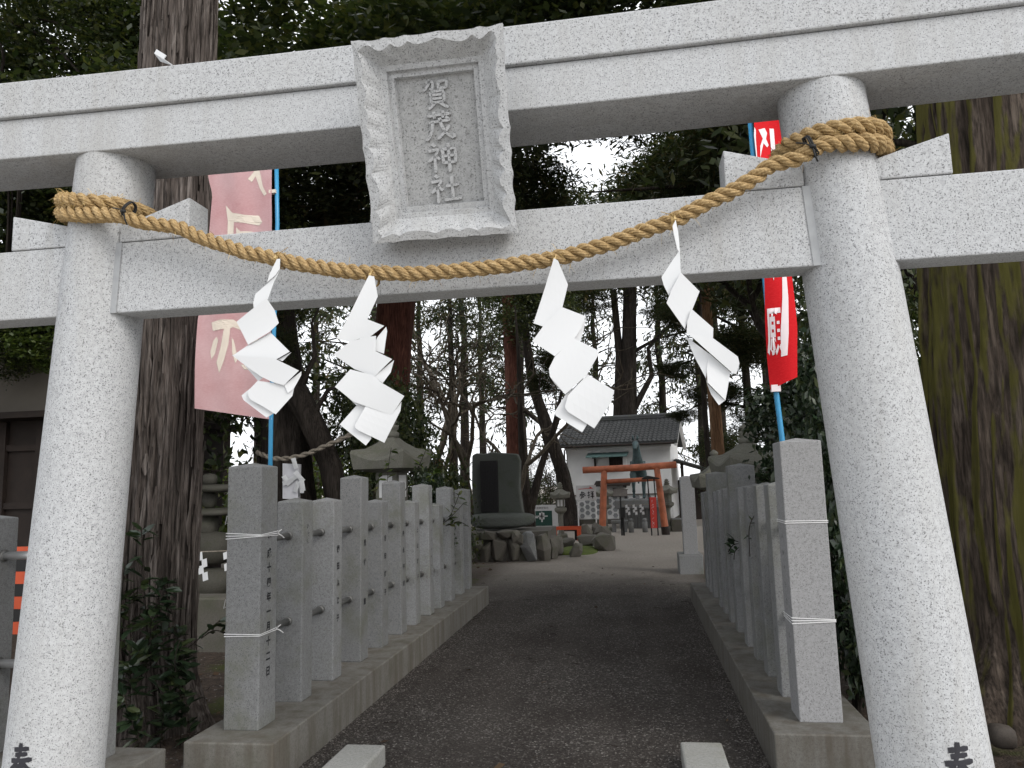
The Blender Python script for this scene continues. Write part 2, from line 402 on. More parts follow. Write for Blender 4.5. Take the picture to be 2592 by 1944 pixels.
SHIDE={
 'A':[
  ([(-0.9485,2.3182),(-0.9363,2.3190),(-0.9373,2.2832),(-0.9523,2.2603),(-0.9827,2.2349),(-0.9741,2.2640)],2.5,0.5,0),
  ([(-0.9373,2.2832),(-0.9500,2.2535),(-0.9721,2.2159),(-0.9805,2.1730),(-1.0343,2.1383),(-1.0392,2.1638),(-1.0329,2.1982),(-0.9827,2.2349),(-0.9523,2.2589)],2.505,-0.6,0.5),
  ([(-0.9806,2.1739),(-0.9530,2.1323),(-0.9377,2.0840),(-0.9722,2.0527),(-1.0502,2.0117),(-1.0971,2.0980),(-1.0343,2.1396)],2.495,0.1,-0.2),
  ([(-1.0503,2.0134),(-0.9722,2.0539),(-0.8979,1.9803),(-0.9464,1.9545),(-1.1084,1.9763)],2.502,0.15,0.3),
  ([(-0.8979,1.9803),(-0.9264,1.9488),(-0.9464,1.9553)],2.512,0,1.2),
  ([(-1.1084,1.9772),(-0.9465,1.9562),(-0.8554,1.9084),(-0.9122,1.8600),(-0.9521,1.8724),(-0.9968,1.8948),(-1.0557,1.9368)],2.488,-0.15,-0.35),
  ([(-1.1084,1.9772),(-1.0557,1.9368),(-0.9968,1.8948),(-1.0145,1.8805)],2.515,0,1.0),
  ([(-0.8554,1.9084),(-0.8553,1.8950),(-0.8791,1.8480),(-0.8987,1.8321),(-0.9122,1.8621)],2.5,0.8,0.3),
  ([(-1.0488,1.8475),(-1.0123,1.8816),(-0.9122,1.8642),(-0.8728,1.8811),(-0.8854,1.8232),(-0.9454,1.7608),(-0.9931,1.7904),(-1.0380,1.8154),(-1.0471,1.8285)],2.498,0.1,-0.1),
  ([(-1.0799,1.8342),(-1.0145,1.8818),(-0.9787,1.8737),(-0.9574,1.7659),(-0.9837,1.7516),(-1.0715,1.8169)],2.51,0.1,0.1),
 ],
 'B':[
  ([(-0.6050,2.2335),(-0.5855,2.2279),(-0.5717,2.1546),(-0.6100,2.0768),(-0.5501,2.0501),(-0.6038,2.0151),(-0.6425,2.0106),(-0.6771,2.0017),(-0.7226,2.0152),(-0.6770,2.0894),(-0.6421,2.1593)],2.495,0.1,-0.15),
  ([(-0.5501,2.0513),(-0.5464,2.0352),(-0.5572,1.9558),(-0.5997,1.9723),(-0.5781,2.0161)],2.512,0.9,0.2),
  ([(-0.7356,1.9600),(-0.6727,2.0023),(-0.6081,2.0145),(-0.5781,2.0161),(-0.5997,1.9731),(-0.5234,1.9328),(-0.5883,1.8767),(-0.6600,1.9060)],2.498,-0.1,-0.35),
  ([(-0.5234,1.9328),(-0.5343,1.8893),(-0.5613,1.8527),(-0.5896,1.8776)],2.512,0.8,0.3),
  ([(-0.7233,1.8448),(-0.6686,1.9031),(-0.5883,1.8796),(-0.5684,1.8568),(-0.5579,1.8513),(-0.4783,1.8026),(-0.5271,1.7401),(-0.5965,1.7670),(-0.6602,1.7924)],2.492,0,-0.35),
  ([(-0.7224,1.8447),(-0.6602,1.7924),(-0.6177,1.7761),(-0.6560,1.7807),(-0.7116,1.8318)],2.512,0.2,1.0),
  ([(-0.6552,1.7123),(-0.6176,1.7770),(-0.5271,1.7417),(-0.4911,1.7849),(-0.4956,1.7526),(-0.5551,1.6482),(-0.6434,1.6927),(-0.6544,1.7021)],2.5,0.1,-0.1),
  ([(-0.7158,1.7168),(-0.6560,1.7807),(-0.6134,1.7759),(-0.6033,1.6645),(-0.6224,1.6413)],2.511,0.1,0.1),
 ],
 'C':[
  ([(0.0444,2.2452),(0.0579,2.2362),(0.0877,2.1531),(0.0657,2.0747),(0.0021,2.0139),(-0.0326,2.0285),(0.0037,2.1285)],2.5,0.1,-0.1),
  ([(0.0644,2.0766),(0.1429,2.0408),(0.1261,2.0006),(0.1022,1.9663),(0.0362,1.9111),(-0.0373,1.9664),(0.0022,2.0171)],2.492,0.1,0.15),
  ([(0.1429,2.0408),(0.1324,1.9910),(0.1198,1.9566),(0.1014,1.9672)],2.507,0.9,0.2),
  ([(0.1023,1.9681),(0.1748,1.9258),(0.1813,1.9110),(0.1399,1.8445),(0.0661,1.7829),(0.0189,1.8424),(0.0153,1.8698),(0.0371,1.9106)],2.488,0.1,0.1),
  ([(0.0153,1.8698),(0.0189,1.8424),(0.0661,1.7829),(0.0295,1.8238),(0.0146,1.8494)],2.505,0.1,0.3),
  ([(0.1408,1.8463),(0.2254,1.7885),(0.2130,1.7481),(0.1556,1.6686),(0.0729,1.7252),(0.0632,1.7413),(0.0749,1.7789)],2.49,0.1,-0.1),
  ([(0.0662,1.7837),(0.1399,1.8445),(0.1427,1.7512),(0.1310,1.6806),(0.1155,1.6577),(0.0310,1.7158),(0.0270,1.7272)],2.502,0.1,0.1),
 ],
 'D':[
  ([(0.4515,2.3477),(0.4579,2.3044),(0.4597,2.2350),(0.4517,2.2472),(0.4423,2.3011),(0.4402,2.3268)],2.5,1.2,0),
  ([(0.4604,2.2479),(0.4588,2.1700),(0.4159,2.0954),(0.4024,2.1292),(0.3961,2.1593),(0.4378,2.2183)],2.508,-0.5,0.4),
  ([(0.4577,2.1673),(0.5146,2.1011),(0.4845,2.0412),(0.4603,1.9798),(0.4071,2.0688),(0.4231,2.1072)],2.498,0.2,-0.1),
  ([(0.4846,2.0430),(0.5506,1.9775),(0.5469,1.9377),(0.4649,1.9616),(0.4693,2.0026)],2.496,0.3,-0.2),
  ([(0.4641,1.9634),(0.5471,1.9399),(0.6194,1.8785),(0.6234,1.8563),(0.6116,1.8232),(0.5954,1.8324),(0.5316,1.8956)],2.486,0.2,-0.4),
  ([(0.4605,1.9762),(0.4648,1.9603),(0.5317,1.8964),(0.5259,1.8570),(0.5184,1.8156),(0.4865,1.8900)],2.512,-0.8,0.4),
  ([(0.5317,1.8973),(0.5955,1.8337),(0.5837,1.7796),(0.5738,1.7418),(0.5218,1.8014),(0.5222,1.8440)],2.502,0.4,0.2),
  ([(0.5188,1.8221),(0.5218,1.8022),(0.5730,1.7418),(0.5592,1.7364),(0.5536,1.7279),(0.5323,1.7646)],2.512,-0.4,0.5),
 ],
}
ROPE=[(-1.480,2.57,2.545),(-1.385,2.57,2.494),(-1.294,2.57,2.449),(-1.184,2.57,2.406),(-1.108,2.57,2.376),(-1.030,2.57,2.356),(-0.970,2.57,2.337),(-0.844,2.57,2.304),(-0.709,2.57,2.276),(-0.596,2.57,2.262),(-0.444,2.57,2.249),(-0.323,2.57,2.249),(-0.143,2.57,2.254),(-0.076,2.57,2.259),(0.047,2.57,2.268),(0.208,2.57,2.300),(0.348,2.57,2.341),(0.454,2.57,2.371),(0.578,2.57,2.427),(0.644,2.57,2.453),(0.727,2.57,2.497),(0.777,2.57,2.532),(0.831,2.57,2.561)]


# ------------------------------------------------------------------ ground
mb = MB()
mb.add([(-250,-250,0),(250,-250,0),(250,250,0),(-250,250,0)], [(0,1,2,3)])
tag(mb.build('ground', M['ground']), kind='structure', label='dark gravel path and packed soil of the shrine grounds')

mb = MB(); mb.add([(-14,-25,.004),(14,-25,.004),(14,3.0,.004),(-14,3.0,.004)], [(0,1,2,3)])  # unseen pale ground, added to bounce light up under the beams
tag(mb.build('bounce_ground', M['bounce_ground']), kind='structure', label='unseen pale gravel added before the gate to bounce light')

# ------------------------------------------------------------------ brush strokes
CH = {
 '奉': [[(25,22),(76,18)],[(30,36),(72,32)],[(15,52),(86,47)],[(49,4),(47,30),(40,50),(28,65),(10,80)],[(52,48),(62,60),(78,74),(95,80)],[(33,66),(68,63)],[(30,80),(72,77)],[(50,55),(51,99)]],
 '賀': [[(20,12),(42,10),(38,36),(30,32)],[(32,2),(28,20),(12,38)],[(57,12),(57,35)],[(57,12),(82,10),(80,33)],[(57,33),(81,32)],[(32,42),(32,78)],[(32,42),(70,41),(70,77)],[(33,53),(69,52)],[(33,65),(69,64)],[(32,77),(70,76)],[(42,78),(36,86),(22,97)],[(58,78),(68,88),(82,96)]],
 '茂': [[(15,16),(86,13)],[(36,3),(37,26)],[(64,2),(62,25)],[(20,37),(84,33)],[(30,37),(28,62),(20,80),(8,94)],[(52,24),(56,50),(68,76),(90,93),(92,78)],[(80,50),(66,70),(42,92)],[(70,22),(79,30)]],
 '神': [[(22,4),(32,13)],[(10,26),(42,22),(30,42),(8,62)],[(27,42),(27,98)],[(30,44),(43,56)],[(52,24),(52,70)],[(52,24),(90,22),(89,68)],[(53,46),(88,45)],[(52,68),(89,67)],[(70,4),(70,99)]],
 '社': [[(22,4),(32,13)],[(10,26),(42,22),(30,42),(8,62)],[(27,42),(27,98)],[(30,44),(43,56)],[(54,42),(92,39)],[(72,10),(72,86)],[(46,88),(98,85)]],
 '参': [[(50,3),(30,24),(62,20)],[(62,13),(75,26)],[(12,41),(90,37)],[(46,28),(34,48),(10,66)],[(56,38),(70,52),(94,63)],[(57,48),(30,66)],[(63,60),(28,82)],[(73,70),(22,99)]],
 '拝': [[(8,26),(40,22)],[(25,5),(26,92),(14,86)],[(5,64),(42,50)],[(50,14),(93,10)],[(53,34),(91,31)],[(53,53),(91,50)],[(46,73),(98,69)],[(73,12),(73,99)]],
}
def stroke(mb, pts, mapf, w, th, rough=0):
    P = [Vector((*p, 0)) for p in pts]
    # resample
    L = [0]
    for a, b in zip(P, P[1:]): L.append(L[-1] + (b-a).length)
    n = max(4, int(L[-1] / 9)); S = []
    for i in range(n+1):
        d = L[-1]*i/n
        for k in range(len(P)-1):
            if d <= L[k+1] + 1e-6:
                q = (d-L[k])/max(1e-6, L[k+1]-L[k]); S.append(P[k].lerp(P[k+1], q)); break
    vs = []; fs = []
    for i, p in enumerate(S):
        t = (S[min(i+1, n)] - S[max(i-1, 0)]).normalized(); nn = Vector((-t.y, t.x, 0))
        u = i/n
        k = w*(.62 + .38*abs(2*u-1)**1.5) * (1 if u < .9 else 1-(u-.9)*5)
        if i == 0: k *= .7
        for sgn in (-1, 1):
            q = p + nn*k*sgn*.5
            vs.append(mapf(q.x, q.y, 0)); 
        for sgn in (-1, 1):
            q = p + nn*k*sgn*.4
            vs.append(mapf(q.x, q.y, th))
    for i in range(n):
        a, b = 4*i, 4*i+4
        fs += [(a+2,a+3,b+3,b+2),(a,a+2,b+2,b),(a+3,a+1,b+1,b+3)]
    fs += [(0,1,3,2), (4*n,4*n+2,4*n+3,4*n+1)]
    mb.add(vs, fs)
def char(mb, strokes, mapf, w=11, th=.002):
    for s in strokes: stroke(mb, s, mapf, w, th)
def flat_map(o, xd, yd, nd, size, sx=1.0):
    o, xd, yd, nd = Vector(o), Vector(xd), Vector(yd), Vector(nd)
    return lambda x, y, n: tuple(o + xd*(x/100*size*sx) + yd*(y/100*size) + nd*n)
GLYPH = {}
def font_text(name, body, size, mat, parent, o, xd, up, spacing=1.0, width=1.0, offset=.0):
    """one flat mesh per character, stacked downwards (spacing > 0) or run along xd (spacing 0)"""
    xd, up = Vector(xd).normalized(), Vector(up).normalized(); nn = xd.cross(up)
    for k, ch in enumerate(body):
        if ch in ' \u3000': continue
        key = (ch, size, offset)
        if key not in GLYPH:
            cu = bpy.data.curves.new(name, 'FONT'); cu.body = ch; cu.size = size; cu.align_x = 'CENTER'; cu.offset = offset; cu.resolution_u = 2
            tmp = bpy.data.objects.new('tmp_text', cu); COL.objects.link(tmp)
            dg = bpy.context.evaluated_depsgraph_get(); GLYPH[key] = bpy.data.meshes.new_from_object(tmp.evaluated_get(dg))
            COL.objects.unlink(tmp); bpy.data.objects.remove(tmp)
        me = GLYPH[key].copy()
        m = Matrix((xd*width, up, nn)).transposed().to_4x4()
        m.translation = Vector(o) - up*size*spacing*k if spacing else Vector(o) + xd*size*(k-(len(body)-1)/2)*1.02
        me.transform(m); me.materials.clear(); me.materials.append(mat); me.name = name
        ob = bpy.data.objects.new(name, me); COL.objects.link(ob); attach(ob, parent)

# ------------------------------------------------------------------ stone torii
AX = lambda z: (-1.797 - .068*(2.6-z), 2.75)
AXR = lambda z: (1.021 + .075*(2.6-z), 2.75)
crad = lambda z: .1755 - .0092*z - (.002*max(0, z-2.3))
def add_torii():
    t = thing('stone_torii', 'pale speckled granite torii gate spanning the path in the foreground', 'torii gate', (-.385, 2.75, 0))
    zc = 3.157
    sori = lambda x: .010*(abs(x+.385)/1.5)**2.2
    cols = []
    for ax in (AX, AXR):
        mb = MB(); mb.lathe([(crad(z), z) for z in np.linspace(-.05, 2.848, 30)], 72, (0,0,0), ax)
        cols.append(mb.build('column', M['granite'], t, smooth=True))
        m = cols[-1].modifiers.new('sharp', 'EDGE_SPLIT'); m.split_angle = R(50)
    # shimaki (lower lintel) and kasagi (upper lintel): both swept along x with a faint upward curve
    def sweep(sec, x0, x1, lean):
        mb = MB(); n = 48; k = len(sec)
        for i in range(n+1):
            x = x0 + (x1-x0)*i/n
            for (y, z) in sec:
                xx = x + (lean*(z-2.84) if i == n else (-lean*(z-2.84) if i == 0 else 0))
                mb.v.append((xx, y, z + sori(x)))
        for i in range(n):
            for j in range(k):
                j2 = (j+1) % k
                mb.f.append((i*k+j, i*k+j2, (i+1)*k+j2, (i+1)*k+j))
        mb.f.append(tuple(range(k))[::-1]); mb.f.append(tuple(n*k+j for j in range(k)))
        return mb
    sweep([(2.600,2.838),(2.905,2.838),(2.905,3.004),(2.600,3.004)], -2.95, 2.18, .25).build('lower_lintel', M['granite'], t, bevel=.005)
    sweep([(2.582,3.006),(2.923,3.006),(2.923,3.160),(2.752,3.205),(2.582,3.157)], -3.06, 2.29, .3).build('upper_lintel', M['granite'], t, bevel=.006)
    mb = MB(); mb.box(-2.62, 1.85, 2.65, 2.78, 2.2, 2.482); mb.build('tie_beam', M['granite'], t, bevel=.005)
    mb = MB(); mb.box(-.50, -.20, 2.66, 2.77, 2.484, 2.836); mb.build('centre_strut', M['granite'], t, bevel=.004)
    for x0, x1, za, zb in ((-2.158,-1.90,2.628,2.566),(-1.68,-1.385,2.545,2.642),(.638,.90,2.636,2.560),(1.13,1.376,2.556,2.626)):
        mb = MB(); mb.prism([(x0,2.4835),(x1,2.4835),(x1,zb),(x0,za)], 1, 2.646, 2.784)
        # prism with axis y takes (x, z) pairs
        mb.build('wedge', M['granite'], t, bevel=.005)
    for ax, sg in ((AX,1),(AXR,-1)):
        mb = MB()
        zs = np.linspace(2.2, 2.482, 6)
        pts = []
        for z in zs:
            r = crad(z); x = ax(z)[0] + sg*math.sqrt(max(0, r*r-.0961**2))
            pts.append(x)
        vs = []
        for x, z in zip(pts, zs):
            vs += [(x-.014*sg, 2.6465, z), (x+.020*sg, 2.6465, z)]
        vs2 = [(x, y+.01, z) for x, y, z in vs]
        n = len(vs); fs = []
        for i in range(0, n-2, 2):
            fs += [(i,i+1,i+3,i+2), (n+i,n+i+2,n+i+3,n+i+1)]
        mb.add(vs+vs2, fs); mb.build('mortar_joint', M['mortar'], t)
    # painted 奉 on each column, lying on the curved face
    for c, ax, xc, zt in ((cols[0], AX, -1.940, .630), (cols[1], AXR, 1.192, .700)):
        def cyl(x, y, n, ax=ax, xc=xc, zt=zt):
            z = zt - y/100*.128; u = (x-50)/100*.118 + xc
            cx, cy = ax(z); r = crad(z) + .0012 + n
            a = (u-cx)/crad(z)
            return (cx + r*math.sin(a), cy - r*math.cos(a), z)
        mb = MB(); char(mb, CH['奉'], cyl, 17, .0006)
        mb.build('painted_character', M['ink'], c)
    return t
TORII = add_torii()

# ------------------------------------------------------------------ name plaque
def add_plaque():
    W, Hh = .527, .69
    bot = Vector((-.348, 2.560, 2.365)); top = Vector((-.348, 2.342, 3.016))
    v = (top-bot).normalized(); u = Vector((1,0,0)); n = u.cross(v)
    Hh = (top-bot).length
    t = thing('name_plaque', 'carved granite name plaque with scalloped frame hung at the centre of the gate', 'plaque', bot)
    def P(a, b, c): return tuple(bot + u*a + v*b + n*c)
    K = 56
    rnd = random.Random(4)
    ph = [rnd.random() for _ in range(4)]
    def wave(side, s, amp, cyc):
        # scallops: rounded lobes meeting in cusps
        x = s*cyc + (.0 if side in (0, 2) else ph[side]) + .28*math.sin(9*s+3*side)
        return amp*(abs(math.sin(PI*x))**.8) * (.75 + .25*math.sin(5*s+side))
    rings = [  # (inset, depth n, scallop amplitude, lobes)
        (.020, -.085, 0, 0), (.0, -.020, .009, 1), (.0, .0, .009, 1), (.036, .004, .030, 1), (.082, -.048, 0, 0),
        (.100, -.050, 0, 0), (.102, -.064, 0, 0), (.121, -.064, 0, 0), (.124, -.082, 0, 0)]
    mb = MB()
    def ring(k):
        ins, dep, amp, lob = rings[k]
        out = []
        for side in range(4):
            cyc = (5, 7, 5, 7)[side]
            for i in range(K):
                s = i/K
                w = wave(side, s, amp*(.55 if side == 0 else 1), cyc) if lob else 0
                e = min(s, 1-s)*9; w *= min(1, e)
                ii = ins + (w if k != 3 else w - .016) if lob else ins
                a0, a1, b0, b1 = ins, W-ins, ins, Hh-ins
                if side == 0: p = (a0+(a1-a0)*s, b0 + (ii-ins))
                elif side == 1: p = (a1 - (ii-ins), b0+(b1-b0)*s)
                elif side == 2: p = (a1-(a1-a0)*s, b1 - (ii-ins))
                else: p = (a0 + (ii-ins), b1-(b1-b0)*s)
                out.append(P(p[0]-W/2, p[1], dep))
        return out
    for k in range(len(rings)): mb.v += ring(k)
    n4 = 4*K
    for k in range(len(rings)-1):
        for i in range(n4):
            j = (i+1) % n4
            mb.f.append((k*n4+i, k*n4+j, (k+1)*n4+j, (k+1)*n4+i))
    mb.f.append(tuple(range(n4))[::-1])
    mb.build('frame', M['granite'], t)
    mb = MB(); i0 = .1235
    mb.add([P(-W/2+i0, i0, -.082), P(W/2-i0, i0, -.082), P(W/2-i0, Hh-i0, -.082), P(-W/2+i0, Hh-i0, -.082)], [(0,1,2,3)])
    pan = mb.build('inscription_panel', M['panel'], t)
    for k, c in enumerate('賀茂神社'):
        b0 = Hh - i0 - .010 - k*.108
        o = Vector(P(-.058, b0, -.0815))
        mb = MB(); char(mb, CH[c], flat_map(o, u, -v, n, .105, 1.16), 15, .008)
        mb.build('carved_character', M['granite'], pan)
    # stone bracket tying the plaque back to the tie beam and lintel
    mb = MB(); mb.prism([(2.605,2.56),(2.655,2.52),(2.655,2.83),(2.545,2.83)], 0, -.44, -.26); mb.build('bracket', M['granite'], t)
    return t
add_plaque()

# ------------------------------------------------------------------ twisted straw rope
def spline(pts, step=.008):
    pts = [Vector(p) for p in pts]; out = []
    for i in range(len(pts)-1):
        p0, p1, p2, p3 = pts[max(i-1,0)], pts[i], pts[i+1], pts[min(i+2,len(pts)-1)]
        n = max(2, int((p2-p1).length/step))
        for k in range(n):
            t = k/n
            out.append(.5*((2*p1)+(p2-p0)*t+(2*p0-5*p1+4*p2-p3)*t*t+(3*p1-p0-3*p2+p3)*t**3))
    out.append(pts[-1]); return out
def ring_pts(ax, zf, a0, a1, n, rr, side):
    # round a column: angle from the front (-y), positive towards -x for the left column (side=1)
    out = []
    for i in range(n+1):
        a = a0+(a1-a0)*i/n; z = zf(a); c = ax(z)
        out.append((c[0]-side*math.sin(a)*rr, c[1]-math.cos(a)*rr, z))
    return out
def add_rope():
    t = thing('straw_rope', 'thick twisted straw rope looped round both columns and sagging across the gate', 'rope', (-.4, 2.57, 2.25))
    lz = lambda base: (lambda a: base + .030*math.sin(min(max(a,0),PI)) - .02*max(0, (a-PI)/PI))
    rr = .172
    left = [(-1.620,2.556,2.553)]
    loopL = ring_pts(AX, lambda a: 2.578 + .055*math.sin(max(0,min(a,PI/2))) , R(8), R(200), 12, rr, 1)
    loopL2 = ring_pts(AX, lambda a: 2.618 + .02*(a-R(235))/R(215), R(235), R(330), 6, rr, 1) + \
             ring_pts(AX, lambda a: 2.630 + .052*math.sin(max(0,min(a,PI/2))), R(-12), R(150), 10, rr+.004, 1)
    main = [(-1.52,2.560,2.520)] + list(ROPE[1:-1])
    loopR = ring_pts(AXR, lambda a: 2.592 + .012*math.sin(max(0,min(a,PI/2))), R(5), R(200), 12, rr, -1)
    loopR2 = ring_pts(AXR, lambda a: 2.642, R(235), R(325), 6, rr, -1) + \
             ring_pts(AXR, lambda a: 2.643 + .014*math.sin(max(0,min(a,PI/2))), R(-10), R(150), 10, rr+.004, -1)
    path = loopL2[::-1] + loopL[::-1] + left + main + [(.868,2.560,2.548),(.945,2.560,2.585)] + loopR + loopR2
    S = spline(path)
    dist = 0; frames = []; prev = None
    for i, p in enumerate(S):
        tg = (S[min(i+1,len(S)-1)]-S[max(i-1,0)]).normalized()
        a = tg.orthogonal().normalized() if prev is None else (prev - tg*prev.dot(tg)).normalized()
        prev = a
        if i: dist += (p-S[i-1]).length
        frames.append((p, tg, a, tg.cross(a), dist))
    rnd = random.Random(3)
    fatten = lambda i: 1.0 + .16*(1 if (i < 190 or i > len(S)-190) else 0)
    for s in range(3):
        pts = []; rad = []
        for i, (p, tg, a, b, d) in enumerate(frames):
            th = 2*PI*d/.125 + s*2*PI/3
            k = fatten(i)
            pts.append(p + (a*math.cos(th)+b*math.sin(th))*.0150*k)
            rad.append(.0140*k*(1+.06*math.sin(d*47+s*2)+.04*rnd.uniform(-1,1)))
        mb = MB(); ny = 8
        for yk in range(ny):
            q = []
            for i, (p, tg, a, b, d) in enumerate(frames):
                r0 = rad[i]*(.60 if yk < ny-1 else 0); th = -2*PI*(d/.21 - yk/(ny-1)) + s
                jit = 1+.10*math.sin(d*31*(1+.3*yk)+yk*2.1)
                q.append(pts[i] + (a*math.cos(th)+b*math.sin(th))*r0*jit)
            mb.tube(q, [rad[i]*(.40+.06*math.sin(i*.21+yk)) for i in range(len(q))] if yk < ny-1 else [r*.55 for r in rad], 5, caps=True)
        mb.build('rope_strand', M['rope'], t, smooth=True)
    # loose straw fibres
    mb = MB(); nS = len(frames)
    for q in range(6500):
        i = rnd.randrange(nS)
        if q < 3400: i = rnd.choice([rnd.randrange(0, 150), rnd.randrange(nS-150, nS)])
        p, tg, a, b, d = frames[i]; th = rnd.uniform(0, 2*PI)
        o = a*math.cos(th)+b*math.sin(th)
        lo = rnd.random()
        base = p + o*.0245*fatten(i)
        L = rnd.uniform(.005, .015) if lo < .88 else rnd.uniform(.02, .05)
        if 160 < i < nS-160 and rnd.random() < .5: continue
        dr = (tg*rnd.uniform(-1.2,1.2) + o*rnd.uniform(.15,.8) + Vector((rnd.uniform(-.3,.3),rnd.uniform(-.3,.3),rnd.uniform(-.5,.2)))).normalized()
        sd = dr.orthogonal().normalized()*.0008
        mid = base + dr*L*.6; end = base + dr*L + Vector((0,0,-L*.25))
        mb.add([base-sd, base+sd, mid+sd, mid-sd, end], [(0,1,2,3),(3,2,4)])
    f = mb.build('loose_fibres', M['fibre'], t); tag(f, kind='stuff')
    # black binding cords
    for c, ax_, dv in ((Vector((-1.575,2.553,2.568)), Vector((1,.05,-.35)), -1), (Vector((.905,2.553,2.580)), Vector((1,0,.55)), 1)):
        ax_ = ax_.normalized(); up = Vector((0,0,1)); a = (up-ax_*up.dot(ax_)).normalized(); b = ax_.cross(a)
        mb = MB()
        for w in range(2):
            pts = [c + ax_*(w*.007-.003+.004*math.sin(k)) + a*math.cos(2*PI*k/16)*.037 + b*math.sin(2*PI*k/16)*.031 for k in range(17)]
            mb.tube(pts, .0033, 6)
        kp = c - b*.030*0 + Vector((0,-.031,-.012))
        mb.tube([kp+Vector((-.008,0,.004)), kp, kp+Vector((.006,.001,-.03)), kp+Vector((.014,.004,-.052))], .003, 6)
        mb.tube([kp+Vector((.008,0,.004)), kp, kp+Vector((-.02,.001,.012)), kp+Vector((-.05,.006,.02))], .0025, 6)
        mb.tube([kp+Vector((-.009,0,0)), kp+Vector((0,-.004,0)), kp+Vector((.009,0,0))], .006, 6)
        mb.build('binding_cord', M['black'], t, smooth=True)
    return t
add_rope()

# ------------------------------------------------------------------ zigzag paper streamers
def paper_panel(poly, y, gx, gz, name, parent, curl, mat=None):
    cx = sum(p[0] for p in poly)/len(poly); cz = sum(p[1] for p in poly)/len(poly)
    bm = bmesh.new()
    vs = [bm.verts.new((p[0], 0, p[1])) for p in poly]
    f = bm.faces.new(vs)
    bmesh.ops.triangulate(bm, faces=[f]); bmesh.ops.subdivide_edges(bm, edges=bm.edges[:], cuts=3, use_grid_fill=True)
    for v in bm.verts:
        dx, dz = v.co.x-cx, v.co.z-cz
        v.co.y = y + gx*dx*.22 + gz*dz*.22 + curl*(dx*dx*.7 - dz*dz*.6)
    bmesh.ops.recalc_face_normals(bm, faces=bm.faces)
    me = bpy.data.meshes.new(name); bm.to_mesh(me); bm.free()
    me.materials.append(mat or M['paper'])
    o = bpy.data.objects.new(name, me); COL.objects.link(o); attach(o, parent)
    m = o.modifiers.new('thickness', 'SOLIDIFY'); m.thickness = .0006
    return o
PL = {'A': 'white zigzag paper streamer nearest the left column, twisted at its top',
      'B': 'white zigzag paper streamer hanging below the lower left corner of the plaque',
      'C': 'white zigzag paper streamer hanging in front of the storehouse roof',
      'D': 'narrow twisted white paper streamer nearest the red banner and right column'}
KNOT = {'A': (-.962,2.335), 'B': (-.607,2.246), 'C': (.046,2.253), 'D': (.450,2.363)}
rnd = random.Random(11)
for k in 'ABCD':
    kx, kz = KNOT[k]
    t = thing('paper_streamer', PL[k], 'paper streamer', (kx, 2.5, kz), 'paper streamers hung on the straw rope')
    for poly, y, gx, gz in SHIDE[k]:
        paper_panel(poly, y, gx, gz, 'paper_fold', t, rnd.uniform(-1, 1))
    mb = MB(); c = Vector((kx, 2.568, kz-.004))
    for q in range(3):
        mb.tube([c + Vector((.006*math.cos(2*PI*i/10)+.003*(q-1), .029*math.cos(2*PI*i/10), .030*math.sin(2*PI*i/10))) for i in range(11)], .0016, 5)
    for q in range(5):
        dx = rnd.uniform(-.05,.05)
        mb.tube([(kx, 2.522, kz), (kx+dx*.5, 2.512, kz+.012), (kx+dx, 2.515, kz+rnd.uniform(-.01,.03))], .0012, 5)
    mb.tube([(kx, 2.525, kz+.006), (kx, 2.508, kz-.012)], .004, 6)
    mb.build('straw_tie', M['fibre'], t)

# ------------------------------------------------------------------ stone fences along the path
def post_mesh(x0, x1, y0, y1, z0, z1, peak=.022):
    mb = MB(); cx, cy = (x0+x1)/2, (y0+y1)/2
    mb.add([(x0,y0,z0),(x1,y0,z0),(x1,y1,z0),(x0,y1,z0),(x0,y0,z1),(x1,y0,z1),(x1,y1,z1),(x0,y1,z1),(cx,cy,z1+peak)],
           [(0,3,2,1),(0,1,5,4),(1,2,6,5),(2,3,7,6),(3,0,4,7),(4,5,8),(5,6,8),(6,7,8),(7,4,8)])
    return mb
def scribble(mb, o, xd, nd, size, rnd):
    for _ in range(rnd.randint(4, 6)):
        a = (rnd.uniform(10,60), rnd.uniform(5,90))
        b = (a[0]+rnd.uniform(10,40), a[1]+rnd.uniform(-6,6)) if rnd.random() < .6 else (a[0]+rnd.uniform(-8,8), min(99, a[1]+rnd.uniform(20,45)))
        stroke(mb, [a, b], flat_map(o, xd, (0,0,-1), nd, size), 9, .0006)
ZB = .2225
